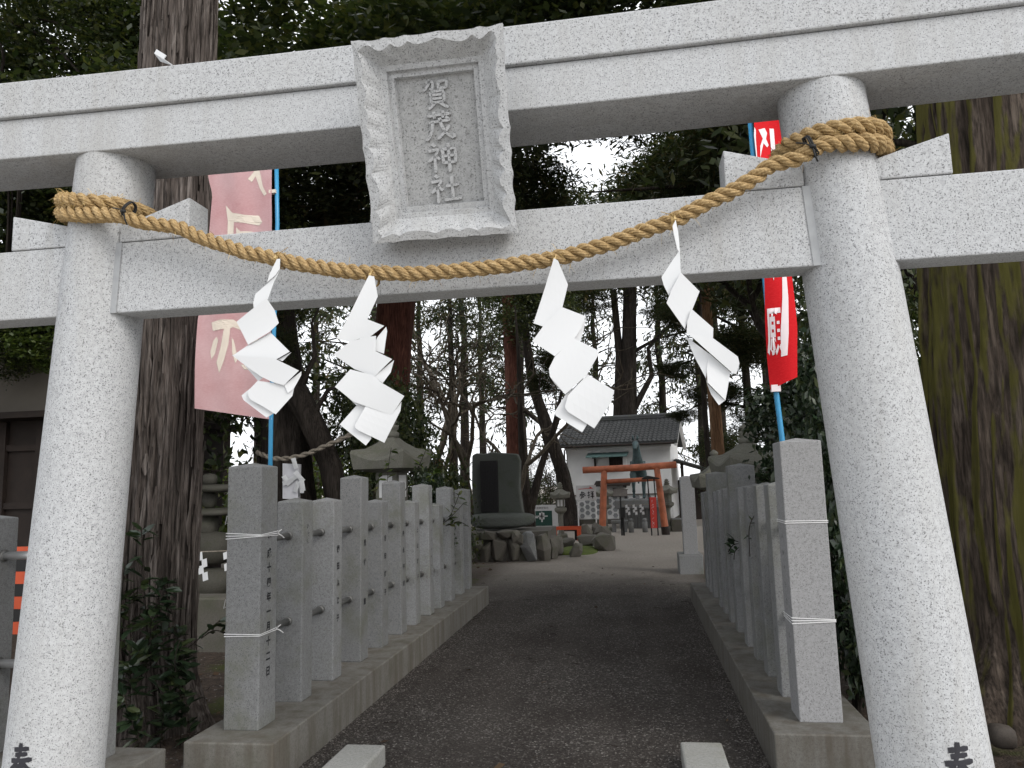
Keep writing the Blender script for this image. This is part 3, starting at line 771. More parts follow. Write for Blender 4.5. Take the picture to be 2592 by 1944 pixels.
def add_left_fence():
    t = thing('stone_fence', 'weathered granite post fence with dated front post on the left of the path', 'stone fence', (-1.85, 4, 0))
    mb = MB(); mb.box(-2.089, -1.596, 3.845, 9.76, -.1, ZB); mb.build('plinth', M['base'], t, bevel=.008)
    ys = [4.04,4.58,5.08,5.615,6.11,6.64,7.09,7.60,8.03,8.52,9.02,9.45]
    zs = [1.635,1.425,1.415,1.575,1.378,1.535,1.345,1.50,1.290,1.465,1.255,1.432]
    rnd = random.Random(5)
    names = {0: '平成十四年一月十二日', 2: '岡田ふじ子', 3: '西村　恵', 4: '吉田好子', 5: '森永四郎', 6: '上山好子'}
    posts = []
    for i, (y, z) in enumerate(zip(ys, zs)):
        w = .2026 if i == 0 else .172
        d = .2026 if i == 0 else .160
        o = post_mesh(-1.775-w, -1.775, y, y+d, ZB-.002, z).build('post', M['post'], t, bevel=rnd.uniform(.004,.009)); 
        tilt = Matrix.Rotation(R(rnd.uniform(-.45,.45)),4,'X') @ Matrix.Rotation(R(rnd.uniform(-.35,.35)),4,'Y') @ Matrix.Rotation(R(rnd.uniform(-.9,.9)),4,'Z') if i else Matrix()
        posts.append((o, tilt, y)); nx = -1.7738
        if i in names:
            s = .054 if i == 0 else .050
            zt = 1.252 if i == 0 else 1.105
            n = len(names[i]); H0 = .80 if i == 0 else .58
            font_text('inscribed_character', names[i], s, M['ink_grey'], o, (nx, y+d*.5, zt-s*.8), (0,1,0), (0,0,1), H0/(n*s)*1.0, .95, .0022)
        else:
            zt = 1.29 if i == 1 else 1.06
            for k in range(3 if i == 1 else 6):
                mb = MB(); scribble(mb, (nx, y+d*.5-.02 + (.012*(k % 2) if i == 1 else 0), zt - k*(.045 if i == 1 else .085)), (0,1,0), (1,0,0), .04, rnd)
                mb.build('inscribed_character', M['ink_grey'], o)
    for o, tl, y in posts:
        c = Vector((-1.861, y+.08, ZB)); m = Matrix.Translation(c) @ tl @ Matrix.Translation(-c)
        for q in [o]+list(o.children): q.data.transform(m)
    for i in range(len(ys)-1):
        for zz in (.70 , 1.215):
            y0 = ys[i] + (.2026 if i == 0 else .160); y1 = ys[i+1]
            zz2 = zz - .012*i
            mb = MB(); mb.tube([(-1.861,y0-.01,zz2),(-1.861,y1-.02,zz2)], .0205, 14); mb.tube([(-1.861,y1-.022,zz2),(-1.861,y1+.01,zz2)], .027, 14)
            mb.build('rail', M['pipe'], t, smooth=True)
    return t
add_left_fence()
def add_right_fence():
    t = thing('stone_fence', 'granite post fence with clean grey front post on the right of the path', 'stone fence', (1.15, 4.4, 0))
    mb = MB(); mb.box(.907, 1.42, 4.17, 9.93, -.1, ZB); mb.build('plinth', M['base'], t, bevel=.008)
    ys = [4.365,4.835,5.30,5.75,6.20,6.757,7.20,7.65,8.03,8.67,9.05,9.45]
    zs = [1.683,1.446,1.437,1.425,1.41,1.593,1.39,1.37,1.352,1.542,1.33,1.32]
    rnd = random.Random(8)
    for i, (y, z) in enumerate(zip(ys, zs)):
        w = .2166 if i == 0 else (.22 if i in (5, 9) else .165)
        d = .2166 if i == 0 else .16
        x0 = 1.0706
        o = post_mesh(x0, x0+w, y, y+d, ZB-.002, z).build('post', M['post_new'] if i == 0 else M['post'], t, bevel=.005)
        n = 8 if i == 0 else 6
        for k in range(n):
            mb = MB(); scribble(mb, (x0-.0012, y+d*.5+.018, (1.19 if i == 0 else 1.05) - k*.088), (0,-1,0), (-1,0,0), .036, rnd)
            mb.build('inscribed_character', M['ink_grey'], o)
    for i in range(len(ys)-1):
        for zz in (.70, 1.215):
            mb = MB(); mb.tube([(1.155,ys[i]+.15,zz-.012*i),(1.155,ys[i+1]+.01,zz-.012*i)], .0205, 12); mb.build('rail', M['pipe'], t, smooth=True)
    return t
add_right_fence()
# far end of the right fence, past the gap
t = thing('fence_end_post', 'separate granite fence post on a block base beyond the right fence', 'stone post', (1.1, 12.7, 0))
mb = MB(); mb.box(.93, 1.30, 12.6, 13.2, -.05, .30); mb.build('base_block', M['post'], t, bevel=.01)
post_mesh(1.02, 1.24, 12.72, 12.94, .298, 1.52).build('shaft', M['post_new'], t, bevel=.006)
# front fence running left from the gate
def add_front_fence():
    t = thing('railed_stone_fence', 'short granite posts joined by shiny steel rails at the far left edge', 'stone fence', (-2.6, 3.8, 0))
    mb = MB(); mb.box(-4.6, -2.118, 3.445, 3.745, -.1, .225); mb.build('plinth', M['base'], t, bevel=.008)
    for x in (-3.77, -3.13, -2.52):
        post_mesh(x, x+.190, 3.47, 3.65, .223, 1.395).build('post', M['post'], t, bevel=.005)
    for x0, x1 in ((-3.58,-3.125),(-2.94,-2.515)):
        for zz in (.672, 1.205):
            mb = MB(); mb.tube([(x0-.01,3.56,zz),(x1+.01,3.56,zz)], .021, 16); mb.build('rail', M['steel'], t, smooth=True)
            mb = MB(); mb.tube([(x0,3.56,zz),(x0+.012,3.56,zz)], .030, 16); mb.build('rail_collar', M['pipe'], t, smooth=True)
add_front_fence()
# kerb stones in front of the fences
for lab, x0, x1, y0, y1, z in (('low pale kerb stone lying in the gravel at the lower left of the path',-1.36,-1.135,3.4,4.25,.10),
                           ('low pale kerb stone lying in the gravel at the lower right of the path',.455,.672,3.5,4.41,.10)):
    mb = MB(); mb.box(x0, x1, y0, y1, -.05, z)
    tag(mb.build('kerb_stone', M['kerb'], bevel=.012), lab, 'kerb stone', 'kerb stones on the path')

# strings tied round the front posts
def add_string(lab, x0, x1, y0, y1, z, slope, wraps, loc):
    t = thing('string_tie', lab, 'string', loc, 'white strings tied round the front posts')
    mb = MB()
    e = .0025
    for k in range(wraps):
        a = slope*(k-.5*(wraps-1)); dz = .010*(k-.5*(wraps-1))
        mb.tube([(x0-e,y1+e,z+dz),(x0-e,y0-e,z+dz+a),(x1+e,y0-e,z+dz-a),(x1+e,y1+e,z+dz+.3*a),(x0-e,y1+e,z+dz)], .0022, 6)
    mb.build('wrapped_string', M['string'], t)
    mb = MB(); q = Vector((x1+.004, y1-.01, z))
    mb.tube([q, q+Vector((.012,.02,-.012)), q+Vector((.02,.045,-.03))], .0032, 6)
    mb.tube([q, q+Vector((.015,-.01,.014)), q+Vector((.02,.012,.02)), q], .002, 6)
    mb.build('string_knot', M['string'], t)
add_string('upper white string wound round the dated left front post', -1.9776,-1.775,4.04,4.2426,1.252,.006,3,(-1.88,4.14,1.25))
add_string('lower white string wound round the dated left front post', -1.9776,-1.775,4.04,4.2426,.718,.003,2,(-1.88,4.14,.72))
add_string('upper white string wound round the clean right front post', 1.0706,1.2872,4.365,4.5816,1.250,.001,2,(1.18,4.47,1.25))
add_string('lower white string wound round the clean right front post', 1.0706,1.2872,4.365,4.5816,.735,.005,3,(1.18,4.47,.74))
# grey board tied behind the left front post
t = thing('wooden_stake', 'narrow grey weathered board standing against the dated left front post', 'wooden stake', (-2.02, 4.2, 0))
mb = MB(); mb.obox((-2.012, 4.20, .80), .020, .012, .80); mb.obox((-1.992, 4.212, .80), .008, .016, .79); mb.build('board', M['greywood'], t, bevel=.002)
mb = MB()
for z in (.86, 1.33): mb.tube([(-2.035,4.183,z),(-1.985,4.183,z+.01),(-1.985,4.232,z),(-2.035,4.232,z),(-2.035,4.183,z)], .002, 5); mb.tube([(-2.035,4.18,z),(-2.06,4.17,z-.02),(-2.05,4.17,z+.03),(-2.035,4.18,z)], .002, 5)
mb.build('tie', M['string'], t)

# ------------------------------------------------------------------ banners
def cloth_grid(edgeL, edgeR, y, wav, n=40, m=14):
    # edgeL/edgeR: lists of (x, z) from top to bottom
    def at(E, u):
        L = [0]
        for a, b in zip(E, E[1:]): L.append(L[-1]+math.dist(a, b))
        d = u*L[-1]
        for k in range(len(E)-1):
            if d <= L[k+1]+1e-9:
                q = (d-L[k])/max(1e-9, L[k+1]-L[k]); return (E[k][0]+(E[k+1][0]-E[k][0])*q, E[k][1]+(E[k+1][1]-E[k][1])*q)
        return E[-1]
    def f(u, w):   # u down, w across
        a, b = at(edgeL, u), at(edgeR, u)
        return Vector((a[0]+(b[0]-a[0])*w, y + wav(u, w), a[1]+(b[1]-a[1])*w))
    V = [f(i/n, j/m) for i in range(n+1) for j in range(m+1)]
    F = [(i*(m+1)+j, i*(m+1)+j+1, (i+1)*(m+1)+j+1, (i+1)*(m+1)+j) for i in range(n) for j in range(m)]
    return V, F, f
def flag_shape(polys, f, name, mat, parent, conv):
    # polys drawn in (x, z) of the cloth; carried 2 mm in front of it
    mb = MB()
    for poly in polys:
        tris = [[Vector((poly[k][0], 0, poly[k][1])) for k in tri] for tri in tessellate_polygon([[Vector((p[0], p[1], 0)) for p in poly]])]
        for _ in range(2):
            nx = []
            for a, b, c in tris:
                ab, bc, ca = (a+b)/2, (b+c)/2, (c+a)/2
                nx += [(a,ab,ca),(ab,b,bc),(ca,bc,c),(ab,bc,ca)]
            tris = nx
        for tri in tris:
            mb.add([(p.x, conv(p.x, p.z)-.002, p.z) for p in tri], [(0,1,2)])
    return mb.build(name, mat, parent)
def add_left_banner():
    t = thing('banner_flag', 'faded pink banner with cream lettering on a blue pole beside the left cedar', 'banner', (-1.87, 4.36, 0), 'banners on blue poles')
    mb = MB(); mb.tube([(-1.885,4.36,.23),(-1.882,4.36,1.9),(-1.855,4.36,3.15),(-1.868,4.36,3.62)], .0135, 12); mb.build('pole', M['blue'], t, smooth=True)
    wv = lambda x, z: .020*math.sin(5*x+2.2*z) + .012*math.sin(13*x-1.5*z) + .006*math.sin(31*x+4*z) + .004*math.sin(9*z-17*x)
    eL = [(-2.338,3.60),(-2.336,3.502),(-2.300,3.388),(-2.316,3.128),(-2.352,2.80),(-2.372,2.569),(-2.366,2.25),(-2.360,2.009)]
    eR = [(-1.885,3.60),(-1.885,3.48),(-1.878,3.2),(-1.890,2.7),(-1.89,2.3),(-1.872,1.923)]
    V, F, f = cloth_grid(eL, eR, 4.348, lambda u, w: 0)
    V = [Vector((p.x, 4.345+wv(p.x, p.z), p.z)) for p in V]
    me = np_mesh('cloth', V, F, M['faded'], True); o = obj('cloth', me); attach(o, t)
    conv = lambda x, z: 4.345+wv(x, z)
    sh = [  # brush shapes as they stand on the cloth (seen from its back)
      [(-2.198,3.300),(-2.150,3.245),(-2.070,3.225),(-1.975,3.215),(-1.950,3.170),(-1.972,3.150),(-2.06,3.170),(-2.140,3.185),(-2.150,3.06),(-2.150,2.90),(-2.185,2.90),(-2.190,3.06),(-2.185,3.20)],
      [(-2.125,3.150),(-2.095,3.120),(-2.02,3.115),(-1.99,3.09),(-2.03,3.075),(-2.10,3.08),(-2.115,3.0),(-2.13,3.0)],
      [(-2.045,3.455),(-1.985,3.525),(-1.965,3.50),(-1.945,3.40),(-1.915,3.345),(-1.935,3.335),(-1.968,3.39),(-1.995,3.47),(-2.02,3.435)],
      [(-2.275,2.545),(-2.215,2.560),(-2.14,2.560),(-2.090,2.520),(-2.095,2.492),(-2.140,2.512),(-2.156,2.505),(-2.165,2.40),(-2.188,2.30),(-2.216,2.225),(-2.236,2.29),(-2.208,2.40),(-2.192,2.500),(-2.262,2.490)],
      [(-2.236,2.452),(-2.226,2.43),(-2.246,2.345),(-2.268,2.312),(-2.276,2.36),(-2.258,2.43)],
      [(-2.148,2.445),(-2.136,2.43),(-2.108,2.31),(-2.122,2.283),(-2.142,2.35)],
      [(-2.09,2.275),(-2.03,2.265),(-1.97,2.28),(-1.95,2.255),(-2.02,2.235),(-2.07,2.245)],
      [(-2.03,2.52),(-1.99,2.50),(-1.97,2.44),(-2.0,2.38),(-2.03,2.43)]]
    for grp in ([0,1],[2],[3,4,5],[6,7]): flag_shape([sh[q] for q in grp], f, 'banner_character', M['cream'], o, conv)
    mb = MB()
    for z in (3.36, 2.75, 2.30): mb.obox((-1.880, 4.348, z), .022, .016, .011, 0)
    mb.build('pole_loop', M['cream'], t)
def add_right_banner():
    t = thing('banner_flag', 'bright red banner with white lettering on a blue pole beside the right column', 'banner', (1.13, 4.64, 0), 'banners on blue poles')
    mb = MB(); mb.tube([(1.20,4.64,.1),(1.138,4.64,1.69),(1.120,4.64,2.05),(1.100,4.64,2.9),(1.085,4.64,3.75)], .0155, 12); mb.build('pole', M['blue'], t, smooth=True)
    wv = lambda x, z: .030*math.sin(16*(x-1.1)+1.5*z) + .018*math.sin(4*z)
    eL = [(1.100,3.80),(1.100,3.594),(1.096,3.1),(1.091,2.671),(1.081,2.40),(1.081,2.197),(1.089,1.999)]
    eR = [(1.30,3.80),(1.29,3.5),(1.262,3.0),(1.249,2.665),(1.256,2.517),(1.260,2.35),(1.250,2.235),(1.238,2.062)]
    V, F, f = cloth_grid(eL, eR, 4.6, lambda u, w: 0)
    V = [Vector((p.x, 4.6+wv(p.x, p.z), p.z)) for p in V]
    o = obj('cloth', np_mesh('cloth', V, F, M['red'], True)); attach(o, t)
    conv = lambda x, z: 4.6+wv(x, z)
    sh = [[(1.195,3.6),(1.222,3.6),(1.216,2.657),(1.217,2.529),(1.205,2.32),(1.190,2.191),(1.155,2.184),(1.160,2.327),(1.182,2.531),(1.190,2.657)],
      [(1.094,3.55),(1.10,3.60),(1.108,3.58),(1.104,3.52),(1.103,3.40),(1.098,3.40)],
      [(1.125,3.585),(1.165,3.60),(1.178,3.57),(1.168,3.53),(1.182,3.49),(1.170,3.475),(1.150,3.50),(1.135,3.45),(1.122,3.40),(1.128,3.48),(1.148,3.53)],
      [(1.132,2.665),(1.145,2.67),(1.140,2.63)]]
    for q in sh: flag_shape([q], f, 'banner_character', M['flagwhite'], o, conv)
    font_text('banner_character', '願', 1.0, M['flagwhite'], o, (0,0,0), (1,0,0), (0,0,1), 0, 1.0, .018)
    g = [c for c in o.children if c.name.startswith('banner_character')][-1]
    me = g.data; xs = [v.co.x for v in me.vertices]; zs_ = [v.co.z for v in me.vertices]
    x0, x1, z0, z1 = min(xs), max(xs), min(zs_), max(zs_)
    for v in me.vertices:
        u, w = (v.co.x-x0)/(x1-x0), (v.co.z-z0)/(z1-z0)
        x = 1.086 + .082*u**.85; z = 2.195 + .275*w
        v.co = (x, conv(x, z)-.0025, z)
    mb = MB(); mb.obox((1.119,4.625,2.005), .026, .018, .020, 0); mb.build('hem_loop', M['flagwhite'], t)
add_left_banner(); add_right_banner()
# scrap of paper lying on the gate
t = thing('paper_scrap', 'small folded scrap of white paper caught on top of the gate at left', 'paper scrap', (-1.51, 2.68, 3.2))
mb = MB(); mb.add([(-1.535,2.62,3.245),(-1.525,2.62,3.258),(-1.470,2.60,3.215),(-1.48,2.60,3.202),(-1.535,2.66,3.235),(-1.47,2.64,3.20)], [(0,1,2,3),(0,3,5,4)])
o = mb.build('folded_sheet', M['paper'], t); m = o.modifiers.new('thickness', 'SOLIDIFY'); m.thickness = .004

# ------------------------------------------------------------------ storehouse
def add_storehouse():
    t = thing('white_storehouse', 'white plastered storehouse with grey tiled roof beyond the red gate', 'storehouse', (-2.03, 27.5, 0), None, R(-8))
    W, D, E = 3.64, 3.2, 2.78
    def part(mb, name, mat, par=t, **k):
        sm = k.pop('smooth', False); bv = k.pop('bevel', 0)
        o = obj(name, mb.mesh(name, mat, sm), par)
        if bv: bev(o, bv)
        return o
    mb = MB(); mb.box(0, W, 0, D, .02, E+.05); mb.prism([(0,E+.05),(D,E+.05),(D/2,E+.05+.80)], 0, 0, W)
    wall = part(mb, 'wall', M['plaster'])
    mb = MB(); mb.box(-.04, W+.04, -.05, D+.05, -.05, .16); part(mb, 'stone_footing', M['rock'], bevel=.01)
    mb = MB(); mb.box(-.02, W+.02, -.07, -.005, 2.48, 2.60); mb.box(-.05, W+.05, -.13, -.005, 2.602, 2.72); part(mb, 'cornice', M['plaster'])
    # hexagonal tile dado
    mb = MB(); mb.box(0, W+.002, -.02, -.002, .18, .98); dado = part(mb, 'tile_dado', M['plaster'])
    mb = MB(); mb.box(-.02, W+.02, -.055, -.021, .975, 1.02); part(mb, 'dado_rail', M['plaster_dull'])
    r = .108; pts = [(r*math.cos(R(60*k)), r*math.sin(R(60*k))) for k in range(6)]
    hm = MB(); hm.prism(pts, 1, -.018, .012); hme = hm.mesh('hexagonal_tile', M['hex'])
    row = 0; dx = .205; dz = .236
    for c in range(19):
        for q in range(4):
            x = .10 + c*dx*.955; z = .285 + q*dz*.86 + (.5*dz*.86 if c % 2 else 0)
            if z > .91 or x > W-.08: continue
            o = obj('hexagonal_tile', hme, dado); o.location = (x, -.024, z); o.scale = (.80, 1, .80)
    # roof
    oh, dep = .30, .42
    rise = .80; half = D/2
    zr = E+.05+rise
    ze = E - .02
    for sgn, y0 in ((1, -dep), (-1, D+dep)):
        mb = MB()
        mb.add([(-oh,y0,ze-.06),(W+oh,y0,ze-.06),(W+oh,D/2,zr+.0),(-oh,D/2,zr+.0),(-oh,y0,ze+.02),(W+oh,y0,ze+.02),(W+oh,D/2,zr+.08),(-oh,D/2,zr+.08)],
               [(0,3,2,1),(4,5,6,7),(0,1,5,4),(1,2,6,5),(2,3,7,6),(3,0,4,7)])
        rf = part(mb, 'roof_slope', M['rooftile'])
        if sgn == 1:
            # one mesh for all tiles: a shallow S-shaped pantile with a raised roll
            sl = math.atan2(zr+.08-ze-.02, D/2+dep); Ls = math.hypot(zr+.06-ze, D/2+dep)
            nc, nr = 27, 10
            tw = (W+2*oh)/nc; tl = Ls/nr
            tm = MB(); prof = []
            for k in range(9):
                u = k/8; prof.append((u*tw*1.02, .012 + .026*max(0, math.sin(PI*min(1, max(0, (u-.45)/.55)))) - .012*math.sin(PI*min(1, u/.5)) ))
            vs = []
            for (x, h) in prof: vs += [(x, -.01, h+.018), (x, tl*1.12, h-.006), (x, -.01, h-.004)]
            fs = []
            for k in range(8):
                a, b = 3*k, 3*k+3
                fs += [(a,b,b+1,a+1), (a+2,b+2,b,a)]
            tm.add(vs, fs); tme = tm.mesh('roof_tile', M['rooftile'], True)
            for c in range(nc):
                for q in range(nr):
                    o = obj('roof_tile', tme, rf)
                    o.location = (-oh + c*tw, y0 + math.cos(sl)*q*tl, ze+.022 + math.sin(sl)*q*tl); o.rotation_euler = (sl, 0, 0)
    mb = MB(); mb.box(-oh-.02, W+oh+.02, D/2-.10, D/2+.10, zr+.02, zr+.17); mb.tube([(-oh-.05,D/2,zr+.20),(W+oh+.05,D/2,zr+.20)], .075, 10)
    mb.box(-oh-.02, W+oh+.02, D/2-.13, D/2+.13, zr+.10, zr+.125)
    part(mb, 'ridge', M['rooftile'])
    mb = MB(); mb.obox((W+oh+.03, D/2, zr+.18), .03, .12, .16); part(mb, 'ridge_end_tile', M['rooftile'], bevel=.03)
    for x in (-oh+.05, W+oh-.06):
        mb = MB()
        for y0 in (-dep+.02, D+dep-.02):
            mb.add([(x-.05,y0,ze-.16),(x+.05,y0,ze-.16),(x+.05,D/2,zr-.10),(x-.05,D/2,zr-.10),(x-.05,y0,ze-.07),(x+.05,y0,ze-.07),(x+.05,D/2,zr-.01),(x-.05,D/2,zr-.01)],
                   [(0,3,2,1),(4,5,6,7),(0,1,5,4),(1,2,6,5),(2,3,7,6),(3,0,4,7)])
        part(mb, 'barge_board', M['plaster'])
    # windows with hoods
    def window(x0, x1, z0, z1, hx0, hx1, hz, mat, drop):
        mb = MB(); mb.box(x0, x1, -.035, -.004, z0, z1); w = part(mb, 'window', M['darkwood'])
        mb = MB()
        n = 5
        for k in range(n): xx = x0 + (x1-x0)*(k+.5)/n; mb.box(xx-.012, xx+.012, -.05, -.036, z0, z1)
        part(mb, 'bars', M['darkwood'], w)
        mb = MB(); mb.box(x0-.06, x1+.06, -.10, -.004, z0-.06, z0-.003); part(mb, 'sill', M['darkwood'], w)
        mb = MB(); mb.add([(hx0,-.50,hz-.16),(hx1,-.50,hz-.16),(hx1,-.005,hz),(hx0,-.005,hz),(hx0,-.50,hz-.125),(hx1,-.50,hz-.125),(hx1,-.005,hz+.035),(hx0,-.005,hz+.035)],
               [(0,3,2,1),(4,5,6,7),(0,1,5,4),(1,2,6,5),(2,3,7,6),(3,0,4,7)])
        part(mb, 'hood', mat, w)
        for bx in (hx0+.24, hx1-.22):
            mb = MB(); mb.box(bx-.03, bx+.03, -.07, -.004, hz-.60, hz-.02); mb.box(bx-.025, bx+.025, -.44, -.07, hz-.19, hz-.14); part(mb, 'bracket', M['darkwood'], w)
        mb = MB(); mb.box(x1+.01, x1+.13, -.09, -.004, z0, z1); part(mb, 'shutter_frame', M['plaster'], w)
    window(1.52, 2.00, 1.93, 2.37, .78, 2.22, 2.46, M['copper'], .1)
    window(1.60, 1.97, .99, 1.23, 1.02, 2.28, 1.46, M['darkwood'], .1)
    mb = MB(); mb.tube([(-.06,-.10,.2),(-.06,-.10,2.62)], .03, 8); mb.tube([(-.20,-.46,2.70),(W+.2,-.46,2.70)], .035, 8); part(mb, 'gutter', M['darkwood'])
    mb = MB()
    for k in range(9): mb.box(.15+k*.43, .17+k*.43, -.50, -.10, 2.70, 2.72)
    part(mb, 'gutter_brackets', M['darkwood'])
add_storehouse()
# lean-to roof on the right of the storehouse
t = thing('side_shed', 'low dark timber shed with sloping roof right of the storehouse', 'shed', (2.6, 27.6, 0))
mb = MB(); mb.add([(1.75,26.9,2.12),(3.8,26.9,1.45),(3.8,29.4,1.45),(1.75,29.4,2.12),(1.75,26.9,2.18),(3.8,26.9,1.51),(3.8,29.4,1.51),(1.75,29.4,2.18)], [(0,3,2,1),(4,5,6,7),(0,1,5,4),(1,2,6,5),(2,3,7,6),(3,0,4,7)]); mb.build('roof', M['rooftile'], t)
for x, h in ((1.95,2.05),(2.7,1.78),(3.6,1.5)):
    mb = MB(); mb.box(x-.05,x+.05,27.0,27.1,0,h-.03); mb.build('post', M['darkwood'], t)
mb = MB(); mb.box(1.9,3.7,29.1,29.2,0,1.44); mb.build('back_wall', M['darkwood'], t)

# ------------------------------------------------------------------ red torii
def add_red_torii():
    t = thing('red_torii', 'small vermilion torii gate of round logs in the far courtyard', 'torii gate', (.2, 21.5, 0))
    k = 1.045
    P = lambda x, z: (.27+(x-.27)*k, 21.5, 1.5+(z-1.5)*k)
    for xb, xt in ((-.60,-.47),(1.05,.90)):
        mb = MB(); b = Vector(P(xb, 0)); b.z = -.02; tp = Vector(P(xt, 1.80)); mb.tube([b.lerp(tp, i/8) for i in range(9)], [.100-.016*i/8 for i in range(9)], 18); p = mb.build('pillar', M['torii_red'], t, smooth=True)
        mb = MB(); mb.tube([b, b.lerp(tp, .13)], [.112, .109], 18); mb.build('pillar_foot', M['darkwood'], p)
    mb = MB(); mb.tube([P(-1.04,1.79),P(.2,1.812),P(1.41,1.86)], .093, 20); mb.build('top_log', M['torii_red'], t, smooth=True)
    mb = MB(); mb.tube([P(-.50,1.47),P(.92,1.51)], .058, 16); mb.build('tie_log', M['torii_red'], t, smooth=True)
add_red_torii()

# ------------------------------------------------------------------ horse statue
def skin_body(name, V, E, rads, mat, parent, root=0, sub=2):
    me = bpy.data.meshes.new(name); me.from_pydata(V, E, []); me.materials.append(mat)
    o = bpy.data.objects.new(name, me); COL.objects.link(o)
    sk = o.modifiers.new('skin', 'SKIN'); me.skin_vertices[0].data[root].use_root = True
    for i, r in enumerate(rads): me.skin_vertices[0].data[i].radius = r if hasattr(r, '__len__') else (r, r)
    s = o.modifiers.new('sub', 'SUBSURF'); s.levels = sub; s.render_levels = sub
    me.update()
    o.parent = parent
    return o
def add_horse():
    hx, hy, hz = .45, 25.2, .88
    t = thing('horse_statue', 'green bronze horse statue with raised foreleg behind the red gate', 'statue', (hx, hy, hz))
    # faces the camera (-y); x right
    V = [(0,.55,.98),(0,.15,.96),(0,-.25,.99),(-.01,-.50,1.14),(-.02,-.56,1.38),(-.03,-.58,1.62),(-.05,-.66,1.78),(-.07,-.84,1.66),(-.08,-.95,1.54),   # 0-8 trunk, neck, head
         (.15,-.32,.78),(.15,-.33,.50),(.14,-.34,.46),(.14,-.32,.12),(.14,-.38,.03),          # standing front leg 9-13
         (-.15,-.36,.80),(-.17,-.52,.62),(-.17,-.66,.56),(-.17,-.60,.32),(-.17,-.56,.22),       # raised front leg 14-18
         (.16,.52,.78),(.17,.42,.56),(.17,.60,.40),(.17,.58,.12),(.17,.52,.03),                # hind 19-23
         (-.16,.52,.78),(-.17,.44,.56),(-.17,.62,.40),(-.17,.60,.12),(-.17,.54,.03),             # hind 24-28
         (0,.76,.98),(0,.88,.78),(0,.90,.48)]                                                   # tail
    E = [(0,1),(1,2),(2,3),(3,4),(4,5),(5,6),(6,7),(7,8),(2,9),(9,10),(10,11),(11,12),(12,13),(2,14),(14,15),(15,16),(16,17),(17,18),(0,19),(19,20),(20,21),(21,22),(22,23),(0,24),(24,25),(25,26),(26,27),(27,28),(0,29),(29,30),(30,31)]
    r = [(.25,.25),(.25,.25),(.25,.26),(.20,.19),(.14,.13),(.12,.11),(.115,.12),(.085,.09),(.065,.06),
         .12,.062,.06,.042,.06,.12,.075,.065,.045,.062,.15,.085,.055,.042,.06,.15,.085,.055,.042,.06,.06,.055,.03]
    b = skin_body('body', V, E, r, M['bronze'], t, 1)
    mb = MB()
    for s in (-1, 1): mb.tube([(-.05+s*.06,-.62,1.86),(-.05+s*.075,-.61,1.95),(-.05+s*.07,-.62,2.03)], [.035,.034,.006], 8)
    obj('ears', mb.mesh('ears', M['bronze'], True), t)
    mb = MB()
    for k in range(8): mb.obox((-.03,-.50+.01*k-.0*k,1.20+.085*k), .018, .05, .055)
    obj('mane', mb.mesh('mane', M['bronze'], True), t)
    # plinth
    p = thing('statue_plinth', 'grey stone plinth with railing under the bronze horse', 'plinth', (hx, hy, 0))
    mb = MB(); mb.box(hx-.66,hx+.66,hy-.75,hy+.95,-.02,.62); mb.build('block', M['post'], p, bevel=.02)
    mb = MB(); mb.box(hx-.78,hx+.78,hy-.87,hy+1.05,.622,.875); mb.build('cap', M['post'], p, bevel=.02)
    for k in range(13):
        x = hx-.60+k*.10
        mb = MB(); mb.box(x-.016,x+.016,hy-.93,hy-.89,.02,.60); mb.build('rail_bar', M['pipe'], p)
    mb = MB(); mb.box(hx-.70,hx+.70,hy-.925,hy-.895,.605,.645); mb.build('rail_top', M['pipe'], p)
add_horse()

